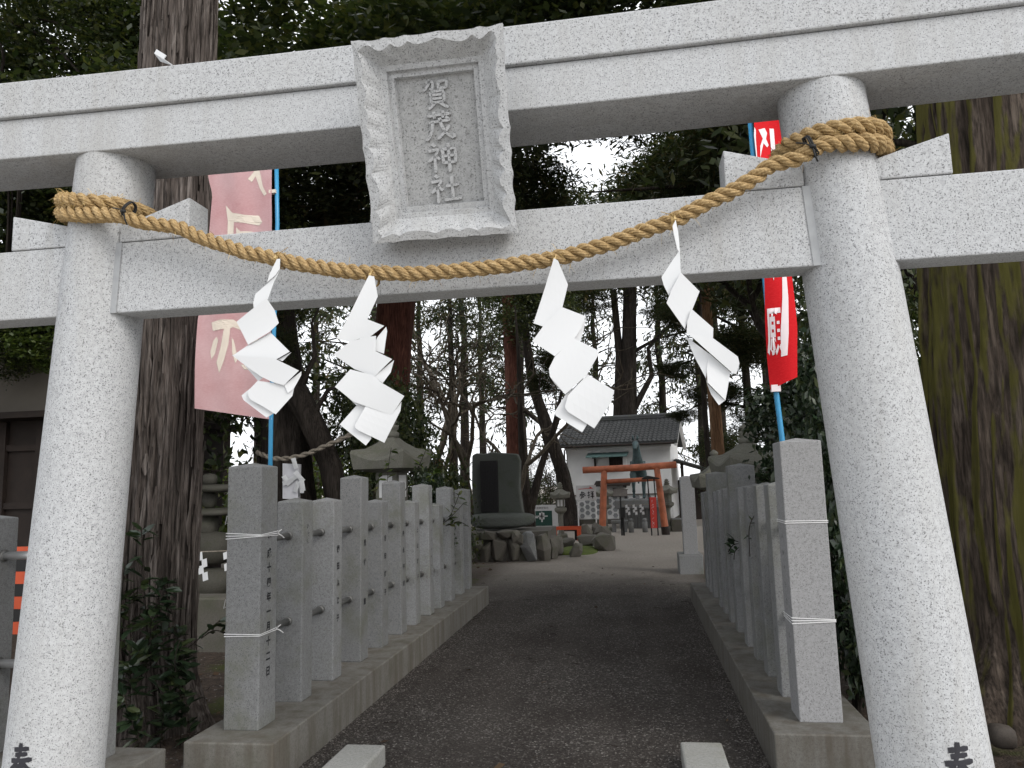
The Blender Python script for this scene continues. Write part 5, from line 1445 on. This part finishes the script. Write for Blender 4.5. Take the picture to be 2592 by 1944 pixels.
# the two big cedars at the gate
t = thing('cedar_tree', 'straight old cedar with furrowed grey brown trunk behind the left column', 'tree', (-2.9, 4.75, 0))
bark_trunk([(-2.90,4.75,-.10,.31),(-2.90,4.75,.60,.283),(-2.87,4.75,1.37,.268),(-2.85,4.75,2.16,.262),(-2.83,4.75,3.27,.258),(-2.81,4.75,4.75,.253),(-2.8,4.75,9,.22)], M['bark'], t, 420, 320, .075, 3, 52, .28)
bark_strips([(-2.90,4.75,-.10,.31),(-2.90,4.75,.60,.283),(-2.87,4.75,1.37,.268),(-2.85,4.75,2.16,.262),(-2.83,4.75,3.27,.258),(-2.81,4.75,4.75,.253),(-2.8,4.75,9,.22)], t, M['bark'], 620, .3, 5.2, 41, PI, 2*PI+.4)
mb = MB(); mb.tube([(-2.74,4.55,3.93),(-2.72,4.48,3.935)], [.055,.035], 10); mb.build('knot', M['bark_dark'], t)
for k, (c, s) in enumerate((((-2.6,4.9,9.2),(2.3,2.3,1.5)),((-3.8,5.6,8.4),(1.8,1.8,1.1)),((-1.7,6.0,8.0),(1.6,1.6,1.0)))): crown_at(t, CL_NEED, c, s, k)
t = thing('cedar_tree', 'massive leaning cedar trunk half covered in yellow green moss at the right edge', 'tree', (2.75, 5.4, 0))
bark_trunk([(2.70,5.40,-.11,.70),(2.70,5.40,.5,.60),(2.69,5.40,.97,.568),(2.75,5.40,1.98,.548),(2.80,5.40,2.76,.55),(2.87,5.40,3.86,.55),(2.95,5.4,6.5,.5),(3.0,5.4,9,.42)], M['bark_moss'], t, 420, 300, .075, 7, 42, .22, .12)
for k, (c, s) in enumerate((((3.2,5.6,9.0),(2.6,2.4,1.6)),((1.6,6.5,8.6),(1.8,1.8,1.0)),((4.6,7,7.6),(2.0,2.0,1.3)))): crown_at(t, CL_NEED, c, s, k+.5)

# named trunks of the middle ground
def custom(name, label, path, mat, amp=.05, seed=1, crowns=(), strips=16, na=64, nl=50, extra=(), flare=.2, group=None):
    t = thing(name, label, 'tree', (path[0][0], path[0][1], 0), group)
    bark_trunk(path, mat, t, na, nl, amp, seed, strips, flare)
    if extra:
        for e in extra:
            mb = MB(); mb.tube([p[:3] for p in e], [p[3] for p in e], 8, caps=False); mb.build('limb', mat, t, smooth=True)
    for me, c, s in crowns: crown_at(t, me, c, s, seed+c[0])
    return t
custom('old_tree', 'thick dark trunk with a pale bark scar behind the dated fence post', [(-4.82,11,-.1,.52),(-4.82,11,.8,.46),(-4.85,11,1.38,.42),(-4.91,11,2.03,.385),(-4.98,11,2.94,.36),(-5.09,11,3.87,.335),(-5.3,11,6.5,.28)], M['bark_dark'], .06, 5,
       [(CL_NEED,(-5.2,11.2,6.2),(2.2,2,1.3)),(CL_NEED,(-5.9,10.8,4.4),(.9,1.0,.45)),(CL_NEED,(-5.05,10.35,4.35),(.55,.5,.55)),(CL_NEED,(-4.85,10.3,3.55),(.42,.4,.40)),(CL_DARK,(-5.3,10.4,3.2),(.35,.3,.35))])
custom('leaning_tree', 'dark trunk arching down to the right over the old straw rope', [(-3.86,10.5,-.1,.17),(-3.90,10.5,.8,.155),(-3.91,10.5,1.25,.155),(-3.99,10.5,1.81,.17),(-4.22,10.5,2.33,.20),(-4.56,10.5,2.98,.208),(-4.9,10.5,3.5,.18),(-5.1,10.6,4.4,.12)], M['bark_dark'], .07, 6,
       [(CL_NEED,(-5.0,10.7,4.7),(.85,.9,.40)),(CL_DARK,(-3.72,10.9,2.75),(.30,.35,.55))], extra=[[(-4.5,10.5,2.9,.05),(-4.2,10.4,3.4,.035),(-4.25,10.4,3.9,.02),(-4.05,10.4,4.3,.01)],[(-4.3,10.5,2.5,.05),(-4.0,10.4,2.9,.03),(-3.7,10.4,3.0,.015)]])
custom('red_cedar', 'tall reddish cedar trunk beside the second paper streamer', [(-4.12,13,-.1,.46),(-4.09,13,1.04,.396),(-3.93,13,3.11,.355),(-3.80,13,4.53,.365),(-3.72,13,5.99,.341),(-3.6,13,9,.28)], M['bark_red'], .06, 9,
       [(CL_NEED,(-3.4,13,8.4),(2.6,2.4,1.5)),(CL_NEED,(-5.5,13.2,6.3),(1.0,1.2,.5))], 12)
custom('far_cedar', 'straight dark trunk seen between the left cedar and the faded banner', [(-10.98,20,-.1,.18),(-10.98,20,1.0,.164),(-10.97,20,3.08,.144),(-10.99,20,5.33,.135),(-11,20,10,.1)], M['bark_dark'], .04, 10, [(CL_NEED,(-11,20,6.6),(2.2,2.2,1.6)),(CL_NEED,(-10.3,19.6,4.2),(.9,.9,.5))])
custom('grey_trunk', 'slender grey trunk just left of the blue banner pole', [(-6.80,14,-.1,.10),(-6.84,14,2.04,.082),(-6.94,14,2.97,.072),(-7.04,14,4.15,.07),(-7.1,14,8,.05)], M['bark'], .05, 12, [(CL_NEED,(-7.1,14,6.2),(1.5,1.5,1.1))])
custom('mid_cedar', 'straight brown cedar trunk above the map board', [(-3.12,22,-.1,.30),(-3.10,22,.63,.255),(-3.06,22,4.05,.243),(-3.11,22,6.41,.222),(-3.1,22,12,.16)], M['bark_red'], .05, 13, [(CL_DARK,(-2.4,21.5,6.6),(1.5,1.2,1.15)),(CL_NEED,(-3.6,22,9),(1.6,1.6,1.5)),(CL_NEED,(-2.2,21.2,4.3),(.7,.6,.35))])
custom('curved_tree', 'curved dark trunk leaning along the left edge of the storehouse', [(-1.62,24,-.1,.28),(-1.68,24,.40,.256),(-1.88,24,1.74,.234),(-2.32,24,3.23,.212),(-2.72,24,4.51,.176),(-2.92,24,6.18,.14),(-3.0,24,9,.1)], M['bark_dark'], .05, 14, [(CL_NEED,(-2.6,24,8.2),(2.2,2.2,1.5)),(CL_NEED,(-1.9,23.8,5.3),(.9,.9,.35))],
       extra=[[(-2.3,24,3.2,.10),(-3.0,23.9,3.75,.06),(-3.9,23.8,3.9,.03)],[(-1.9,24,1.9,.07),(-2.1,23.9,3.0,.05),(-1.5,23.8,4.6,.025)]])
custom('forked_tree', 'forked grey brown tree spreading behind the map board', [(-2.29,19,-.1,.16),(-2.29,19,.84,.14),(-2.41,19,1.72,.108),(-2.45,19,2.90,.069),(-2.45,19,4.71,.05),(-2.5,19,6,.02)], M['bark_dark'], .04, 15, [], extra=[[(-2.29,19,.8,.12),(-1.96,19,1.90,.088),(-1.64,19,2.77,.059),(-1.41,19,3.65,.04),(-1.2,19,4.6,.02)],[(-1.8,19,2.3,.05),(-2.0,19,3.2,.03),(-1.9,19,4.3,.015)]])
custom('great_cedar', 'huge twin trunked tree rising behind the storehouse ridge', [(.1,34,-.1,.5),(.1,34,2,.42),(.21,34,3.81,.385),(.35,34,6.97,.351),(.54,34,9.84,.301),(.7,34,15,.2)], M['bark_dark'], .04, 16, [(CL_NEED,(.6,34,12.5),(3.6,3,2.6)),(CL_NEED,(-1.6,33,9.4),(1.9,1.5,.6)),(CL_NEED,(2.6,33,8.8),(1.6,1.5,.5))],
       extra=[[(-.1,34,2.0,.2),(-.29,34,4.18,.192),(-.06,34,6.99,.176),(-.2,34,10,.14)],[(.35,34,4.4,.16),(1.3,33.8,6.0,.11),(1.2,33.7,7.2,.09),(2.4,33.5,8.4,.05)],[(.3,34,7,.1),(1.6,33.6,7.6,.06),(3.2,33.2,7.8,.03)]])
custom('pole_tree', 'thin dark bare trunk right of the storehouse gable', [(1.95,17,-.1,.07),(1.91,17,1.15,.062),(1.88,17,2.85,.06),(1.90,17,5.03,.052),(1.95,17,8,.04)], M['bark_dark'], .04, 17, [(CL_NEED,(1.95,17,8.4),(1.6,1.6,1.2))])
custom('orange_tree', 'orange brown trunk above the right fence', [(2.25,18,-.1,.17),(2.22,18,1.57,.152),(2.21,18,2.47,.144),(2.19,18,3.56,.136),(2.16,18,5.23,.12),(2.1,18,9,.09)], M['bark_orange'], .05, 18, [(CL_NEED,(2.4,18,7.4),(2.3,2.2,1.9)),(CL_NEED,(2.9,17.6,4.4),(1.0,1.0,.5))])
custom('spreading_conifer', 'loose dark conifer with layered boughs right of the storehouse roof', [(3.4,21,-.1,.16),(3.4,21,3,.12),(3.35,21,7,.07)], M['bark_dark'], .04, 19,
       [(CL_NEED,(1.9,21,5.9),(.95,.8,.50)),(CL_NEED,(2.9,20.6,4.9),(1.0,.8,.45)),(CL_NEED,(1.55,21.2,4.45),(.62,.6,.25)),(CL_NEED,(2.6,21.2,3.7),(.9,.8,.38)),(CL_NEED,(3.6,20.6,2.9),(.9,.8,.5)),(CL_NEED,(1.75,21.4,3.2),(.42,.5,.18)),(CL_NEED,(3.6,21,6.4),(1.1,1,.7))],
       extra=[[(3.4,21,4.4,.05),(2.5,21,4.8,.03),(1.4,21.1,4.5,.012)],[(3.4,21,3.3,.05),(2.4,21.1,3.6,.03),(1.6,21.3,3.2,.012)],[(3.38,21,5.4,.05),(2.6,21,5.9,.03),(1.4,21,5.9,.012)]])
# bare multi-stemmed trees
tree('bare_tree', 'bare pale stemmed tree rising just left of the memorial slab', (-3.15,17,-.05), T_BARE[0], 1.25, .6, 'bare trees of the courtyard')
tree('bare_tree', 'bare pale stemmed tree rising right behind the memorial slab', (-2.62,17.2,-.05), T_BARE[1], 1.2, 2.2, 'bare trees of the courtyard')
tree('bare_tree', 'bare twiggy tree left of the storehouse between the trunks', (-4.4,21,-.05), T_BARE[2], 1.4, 4.2, 'bare trees of the courtyard')

# broadleaf trees: canopy over the top of the gate
BL = [((-8.9,8.7,-.1),0,1.15,.4,'leafy evergreen hanging over the dark timber hall at upper left'),
      ((-10.2,12.5,-.1),1,1.35,2.0,'leafy evergreen behind the left column above the beams'),
      ((4.2,10.5,-.1),1,1.35,1.1,'leafy evergreen behind the massive mossy cedar'),
      ((3.4,13.5,-.1),2,1.3,3.1,'leafy evergreen behind the red banner'),
      ((5.8,16,-.1),0,1.3,2.6,'leafy evergreen farther right behind the mossy cedar')]
for loc, k, sc, rz, lab in BL: tree('evergreen_tree', lab, loc, T_BRO[k], sc, rz, 'leafy evergreens round the gate')
# overhanging boughs in the top strip belong to tall trees whose trunks stand beside the path
t = thing('overhanging_tree', 'dark leafy tree whose boughs fill the top strip above the plaque', 'tree', (-5.35, 8.4, 0))
bark_trunk([(-5.35,8.4,-.1,.20),(-5.35,8.4,2,.17),(-5.3,8.4,4,.15),(-5.2,8.4,6,.12)], M['bark_dark'], t, 40, 30, .05, 33, 12)
for k, (c, s) in enumerate((((-3.2,8.6,6.4),(1.6,1.5,1.0)),((-1.3,8.8,6.5),(1.7,1.5,.95)),((.4,9.2,7.1),(1.5,1.4,.9)),((-2.0,10.5,7.8),(2.6,1.8,1.2)),((-5.2,8.6,6.0),(1.3,1.3,1.0)),((-6.9,9.4,6.1),(1.6,1.3,1.1)),((-8.2,9.2,5.4),(1.5,1.3,1.0)),((-5.6,9.6,7.0),(1.5,1.3,.8)),((-5.3,9.0,5.15),(1.2,1.0,.62)),((-6.6,9.2,5.2),(1.1,1.0,.55)),((-4.6,9.6,5.9),(1.0,1.0,.6)),((-7.5,9.3,8.2),(1.3,1.0,.85)),((-6.3,9.1,7.9),(1.1,1.0,.8)),((-8.9,9.4,7.7),(1.1,1.0,.9)),((-5.4,9.2,7.4),(.9,1.0,.7)),((-7.4,9.9,7.0),(.8,.8,.5)))): crown_at(t, CL_DARK, c, s, k*1.3)
mb = MB()
for e in ((-1.3,8.8,6.5),(.4,9.2,6.8),(-5.2,8.6,6.0),(-6.9,9.4,6.1),(-8.2,9.2,5.4)): mb.tube([(-5.25,8.4,5.2),((-5.25+e[0])/2,8.5,5.9),e], [.08,.05,.02], 6, caps=False)
for a, b, c in (((-9,8.9,8.35),(-7.6,8.8,8.45),(-5.9,8.7,7.3)),((-8.4,8.9,8.3),(-7.5,8.8,7.8),(-6.9,8.8,7.2)),((-7.6,8.8,8.1),(-6.8,8.7,7.7),(-6.2,8.7,7.1)),((-8.3,8.8,8.0),(-8.1,8.8,7.6),(-8.15,8.8,7.2))):
    mb.tube(spline([a,b,c],.1), .022, 5, caps=False)
mb.build('limb', M['bark_dark'], t, smooth=True)
t = thing('overhanging_conifer', 'dark conifer with sky gap seen between the two beams right of the plaque', 'tree', (3.9, 12, 0))
bark_trunk([(3.9,12,-.1,.24),(3.9,12,4,.19),(3.8,12,9,.10)], M['bark_dark'], t, 40, 30, .05, 34, 12)
for k, (c, s) in enumerate((((1.9,12.2,6.1),(1.0,1.2,1.0)),((3.2,11.8,6.8),(1.4,1.3,1.2)),((-1.6,12.4,6.2),(1.1,1.2,.85)),((2.6,13,8.4),(2.2,1.6,1.0)),((.0,13,8.5),(1.8,1.5,.9)),((1.0,12.2,5.15),(.55,.6,.22)))): crown_at(t, CL_NEED, c, s, k*1.7)
mb = MB()
for e in ((1.9,12.2,6.1),(-.3,12.4,6.3),(1.1,12.2,5.3)): mb.tube([(3.85,12,5.4),((3.85+e[0])/2,12,6.1),e], [.07,.045,.012], 6, caps=False)
mb.build('limb', M['bark_dark'], t, smooth=True)

# cedars and cypresses closing the view
FAR = [(-18,24,0,1.0),(-15,19,1,.9),(-13.5,27,2,1.1),(-10.4,31,3,1.0),(-8.6,24,1,1.0),(-7.2,34,0,1.15),(-6.2,27.5,3,.85),(-5.2,38,2,1.2),(-4.1,31,1,1.05),(-2.6,37,3,1.1),(-1.6,43,0,1.2),(1.9,39,1,1.1),(3.1,31,3,1.0),(4.4,36,0,1.15),(4.9,26,1,.95),(6.8,31,2,1.1),(6.4,21,3,.9),(9.2,27,0,1.05),(11,35,1,1.2),(8.5,18,2,.9),(-21,32,3,1.2),(-16,38,1,1.2),(14,28,3,1.1),(-11.5,42,0,1.25),(7.5,42,2,1.2),(-8.5,45,3,1.2)]
FARL = {2:'background conifer behind the blue pole of the faded banner', 4:'nearer background conifer just left of the second paper streamer', 3:'background conifer directly behind the second paper streamer',
 23:'far slim conifer just right of the second paper streamer', 6:'shorter background conifer above the leafy bushes left of the memorial slab', 5:'tall high branched conifer in the gap left of the memorial slab', 25:'farthest pale conifer glimpsed in the gap left of the memorial slab',
 7:'far conifer rising straight above the memorial slab', 8:'nearer conifer over the right edge of the memorial slab', 9:'far conifer directly behind the third paper streamer', 10:'farthest conifer behind the left half of the storehouse roof',
 11:'conifer beyond the right end of the storehouse roof', 12:'high branched conifer behind the narrow twisted streamer', 13:'conifer in the gap between the narrow streamer and the red banner', 14:'nearer low branched conifer behind the red banner', 24:'far conifer glimpsed beyond the blue pole of the red banner'}
for i, (x, y, k, s) in enumerate(FAR):
    tree('background_cedar', FARL.get(i, 'background conifer mostly hidden by the columns and big trunks of the gate'), (x, y, -.1), T_CED[k], s*(.95+.1*((i*7) % 5)/4), i*1.37, 'conifers closing the view')
# leafy undergrowth
def bush(label, loc, parts, group, name='leafy_bush', cat='bush'):
    t = thing(name, label, cat, loc, group)
    mb = MB(); rnd = random.Random(len(label))
    for k in range(6):
        a = rnd.uniform(0, 2*PI); e = Vector(loc) + Vector((.35*math.cos(a)*parts[0][2][0], .35*math.sin(a)*parts[0][2][1], parts[0][1][2]+.3*parts[0][2][2]))
        mb.tube([loc, Vector(loc).lerp(e, .5)+Vector((.03,.02,0)), e], [.02,.014,.006], 5)
    mb.build('stems', M['bark_dark'], t)
    for k, (me, c, s) in enumerate(parts): crown_at(t, me, c, s, k*2.1+loc[0], 'foliage')
    return t
bush('tall dark evergreen bush behind the large mossy lantern', (-2.9,11.2,0), [(CL_DARK,(-3.25,11.2,1.5),(.85,.8,1.35)),(CL_DARK,(-3.7,11.6,2.4),(.7,.7,1.0)),(CL_DARK,(-2.75,11.7,.9),(.42,.6,.9))], 'evergreen bushes')
bush('sprawling leafy bush between the large mossy lantern and the left fence', (-2.2,8.75,0), [(CL_GLOSS,(-2.12,8.8,1.40),(.20,.22,.36)),(CL_GLOSS,(-2.05,8.9,.85),(.22,.22,.4))], 'evergreen bushes')
bush('glossy camellia hedge behind the right front post', (1.55,5.15,0), [(CL_GLOSS,(1.58,5.15,.75),(.26,.35,.72)),(CL_GLOSS,(1.55,5.3,1.65),(.24,.30,.55)),(CL_GLOSS,(1.75,5.5,2.35),(.25,.3,.40)),(CL_GLOSS,(1.45,6.0,1.98),(.20,.3,.30)),(CL_GLOSS,(1.62,4.95,.55),(.20,.3,.5))], 'evergreen bushes')
bush('glossy camellia bush above the middle of the right fence', (1.8,7.1,0), [(CL_GLOSS,(1.80,7.0,1.30),(.26,.5,.55)),(CL_GLOSS,(1.72,6.2,2.0),(.22,.35,.36))], 'evergreen bushes')
bush('dark shrub between the mossy cedar and the right column', (2.05,7.6,0), [(CL_GLOSS,(2.1,7.6,1.5),(.55,.5,1.3)),(CL_DARK,(2.7,8.4,2.6),(.8,.7,1.1))], 'evergreen bushes')
bush('fresh green shrub seen past the old trunks behind the dated post', (-7.2,17,0), [(CL_BRIGHT,(-7.0,17,1.4),(1.0,.9,1.1)),(CL_BRIGHT,(-8.6,17.6,1.5),(1.1,.9,1.2))], 'fresh green shrubs')
bush('fresh green shrub behind the rustic stacked lantern', (-9.3,16.5,0), [(CL_BRIGHT,(-9.3,16.5,1.2),(.8,.8,1.0))], 'fresh green shrubs')
bush('brownish leafless thicket far behind the rustic stacked lantern', (-11,25,0), [(CL_TWIG,(-11,25,2.4),(2.2,1.6,2.2)),(CL_TWIG,(-7.5,26,3.2),(1.8,1.5,2.2))], 'brown thickets')
bush('brownish thicket behind the forked tree', (-2.7,27,0), [(CL_TWIG,(-2.9,27,1.4),(.8,.8,1.3)),(CL_DARK,(-2.3,28,1.0),(.7,.8,1.0))], 'brown thickets')
bush('dark low shrub left of the storehouse behind the small lantern', (-3.6,26,0), [(CL_DARK,(-3.6,26,.9),(1.0,.8,.9))], 'evergreen bushes')
bush('dark shrub beside the low shed on the right', (3.2,25,0), [(CL_DARK,(3.3,25,1.0),(.9,.8,1.0)),(CL_NEED,(2.9,24.5,2.4),(.8,.8,.7))], 'evergreen bushes')
bush('fresh leafy bough hanging above the dark timber hall', (-7.3,8.2,3.4), [(CL_BRIGHT,(-6.75,8.2,3.25),(.42,.4,.24)),(CL_DARK,(-7.0,8.35,3.85),(.9,.5,.50)),(CL_BRIGHT,(-7.1,8.1,3.75),(.6,.3,.35)),(CL_DARK,(-7.4,8.3,3.3),(.7,.4,.38))], 'fresh green shrubs', 'leafy_bough', 'bough')
# young leafy shoots with real leaves
LEAFM = MB()
LEAFM.add([(0,0,0),(.30,.22,.03),(.70,.20,.0),(1,0,-.10),(.70,-.20,.0),(.30,-.22,.03),(.35,0,-.03),(.7,0,-.06)], [(0,6,1),(1,6,7,2),(2,7,3),(3,7,4),(4,7,6,5),(5,6,0)])
def shoot(label, base, stems, n, size, mat, group='leafy shoots', seed=1):
    t = thing('leafy_shoot', label, 'shoot', base, group)
    rnd = random.Random(seed); sb = MB(); lb = MB()
    for st in stems:
        S = spline(st, .02); sb.tube(S, .0035, 5)
        for k in range(n):
            p = S[int(len(S)*(.25+.75*rnd.random()))-1]
            m = Matrix.Translation(p) @ Matrix.Rotation(rnd.uniform(0,2*PI),4,'Z') @ Matrix.Rotation(rnd.uniform(-.9,.5),4,'Y') @ Matrix.Rotation(rnd.uniform(-.6,.6),4,'X') @ Matrix.Scale(size*rnd.uniform(.7,1.25),4)
            lb.add([m @ Vector(v) for v in LEAFM.v], LEAFM.f)
    sb.build('stem', M['bark_dark'], t); lb.build('leaves', M[mat], t)
shoot('leafy shoots climbing round the foot of the left cedar', (-2.55,4.4,0), [[(-2.50,4.42,0),(-2.55,4.38,.5),(-2.60,4.36,.95)],[(-2.45,4.40,0),(-2.42,4.36,.4),(-2.48,4.34,.75)],[(-2.35,4.36,0),(-2.38,4.33,.3),(-2.45,4.30,.45)],[(-2.6,4.40,.1),(-2.66,4.36,.7),(-2.70,4.33,1.30)],[(-2.5,4.4,.2),(-2.45,4.36,.6),(-2.55,4.32,1.0)],[(-2.68,4.36,.1),(-2.72,4.32,.5),(-2.75,4.30,.9)],[(-2.55,4.36,.0),(-2.5,4.30,.25),(-2.52,4.26,.4)],[(-2.62,4.36,.4),(-2.58,4.28,.75),(-2.50,4.26,.9)],[(-2.75,4.36,.2),(-2.70,4.28,.45),(-2.62,4.24,.6)],[(-2.8,4.40,.2),(-2.82,4.34,.7),(-2.78,4.30,1.1)],[(-2.4,4.36,.2),(-2.42,4.28,.5),(-2.38,4.26,.65)],[(-2.6,4.3,.0),(-2.66,4.24,.2),(-2.70,4.22,.35)]], 34, .10, 'leaf_gloss', seed=2)
shoot('single spray of rounded leaves reaching right from the left cedar', (-2.40,4.42,.5), [[(-2.45,4.42,.55),(-2.33,4.40,.64),(-2.20,4.38,.74)],[(-2.33,4.4,.63),(-2.24,4.38,.68),(-2.16,4.37,.67)]], 6, .10, 'leaf_gloss', seed=5)
shoot('leafy sprig growing between the far posts of the left fence', (-1.72,8.4,1.1), [[(-1.95,8.5,1.0),(-1.72,8.3,1.15),(-1.55,8.2,1.30)],[(-1.8,8.4,1.05),(-1.62,8.25,1.10),(-1.50,8.2,1.05)],[(-1.8,8.5,1.1),(-1.66,8.3,1.3),(-1.60,8.25,1.42)]], 12, .085, 'leaf', seed=7)
shoot('leafy sprig in front of the large lantern roof', (-2.3,8.8,1.6), [[(-2.6,8.75,1.4),(-2.55,8.7,1.75),(-2.5,8.65,1.95)],[(-2.4,8.75,1.4),(-2.2,8.7,1.7),(-2.08,8.65,1.92)],[(-2.3,8.75,1.3),(-2.1,8.7,1.55),(-1.95,8.7,1.65)]], 15, .10, 'leaf_bright', seed=8)
shoot('small leafy sprig topping a short post of the left fence', (-2.0,6.5,1.4), [[(-2.05,6.7,1.40),(-2.0,6.68,1.56),(-1.95,6.66,1.60)],[(-2.05,6.7,1.45),(-2.1,6.66,1.58)]], 8, .07, 'leaf', seed=9)
shoot('dark leafy sprig poking out between the posts of the right fence', (1.02,6.3,.95), [[(1.2,6.55,.95),(1.05,6.4,.97),(.98,6.3,.92)],[(1.15,6.5,.95),(1.04,6.4,1.0),(1.0,6.35,1.01)],[(1.1,6.45,.95),(1.04,6.35,.92),(1.02,6.3,.86)]], 6, .085, 'leaf_gloss', seed=10)
shoot('thin dark sprig trailing down the nearer posts of the right fence', (1.06,5.6,1.1), [[(1.12,5.66,1.25),(1.055,5.60,1.15),(1.045,5.60,.95)]], 7, .05, 'leaf_gloss', seed=11)

# rocks at the lower right and loose litter
for i, (lab, c, s) in enumerate((('rounded grey stone right of the right column',(2.13,4.6,.10),(.065,.065,.06)),('flat brown rock beside the rounded stone at the lower right',(2.42,4.25,.14),(.22,.16,.12)),('half buried brown rock at the lower right corner',(2.7,4.3,.2),(.16,.16,.13)),('low brown rock nearest the frame corner at lower right',(2.2,3.75,.05),(.14,.12,.09)))):
    mb = MB(); blob(mb, c, s, 140+i, 2); tag(mb.build('loose_rock', M['rock_brown'], smooth=True), lab, 'rock', 'loose rocks at the lower right')
rng = np.random.RandomState(77)
def scatter(n, x0, x1, y0, y1, smin, smax, name, mat, label, flat=.55, z=.0):
    y = y0 + (y1-y0)*rng.rand(n)**1.6; x = x0+(x1-x0)*rng.rand(n); s = rng.uniform(smin, smax, n)
    base = np.array([[1,0,0],[0,1,0],[-1,0,0],[0,-1,0],[.1,.1,1]], float)
    V = np.zeros((n,5,3)); a = rng.rand(n)*2*PI
    jit = rng.uniform(.6,1.3,(n,5,1))
    for k in range(5):
        bx, by, bz = base[k]
        V[:,k,0] = x + s*jit[:,k,0]*(bx*np.cos(a)-by*np.sin(a)); V[:,k,1] = y + s*jit[:,k,0]*(bx*np.sin(a)+by*np.cos(a)); V[:,k,2] = z + .001 + bz*s*flat*jit[:,k,0]
    F = np.array([[0,1,4],[1,2,4],[2,3,4],[3,0,4]]); F = (F[None]+5*np.arange(n)[:,None,None]).reshape(-1,3)
    o = obj(name, np_mesh(name, V.reshape(-1,3), F, M[mat])); tag(o, label, kind='stuff'); return o
scatter(26000, -1.6, .91, 3.0, 11.5, .0025, .0075, 'gravel', 'pebble', 'loose dark gravel with pale grains on the path')
scatter(4500, -1.60, -1.47, 3.5, 9.8, .003, .008, 'kerb_grit', 'pebble', 'grit piled along the foot of the left plinth')
scatter(4500, .80, .905, 3.5, 9.9, .003, .008, 'kerb_grit', 'pebble', 'grit piled along the foot of the right plinth')
scatter(9000, -5.5, -2.1, 4.0, 9.0, .003, .010, 'side_gravel', 'pebble', 'loose gravel and soil crumbs left of the fence')
n = 600
xx = np.where(rng.rand(n) < .75, rng.uniform(-5.5,-2.15,n), rng.uniform(1.45,3.6,n)); xx[:25] = rng.uniform(-1.5,.9,25)
C = np.stack([xx, rng.uniform(3.9,15,n), np.full(n,.012)], 1)
V, F = leaf_quads(C, .06, .5, rng, 0, .15)
tag(obj('fallen_leaves', np_mesh('fallen_leaves', V, F, M['dead'])), 'scattered dead leaves on gravel and soil', kind='stuff')

mb = MB(); rnd = random.Random(31)
for k in range(150):
    x, y = rnd.uniform(-4.5, 2.6), rnd.uniform(3.6, 13); a = rnd.uniform(0, PI); L = rnd.uniform(.03, .11)
    d = Vector((math.cos(a), math.sin(a), 0))*L; p = Vector((x, y, .008))
    mb.tube([p, p+d*.5+Vector((rnd.uniform(-.01,.01), rnd.uniform(-.01,.01), .004)), p+d], [.0028,.0024,.0015], 4)
tag(mb.build('fallen_twigs', M['bark_dark']), 'short fallen twigs strewn over the path and soil', kind='stuff')
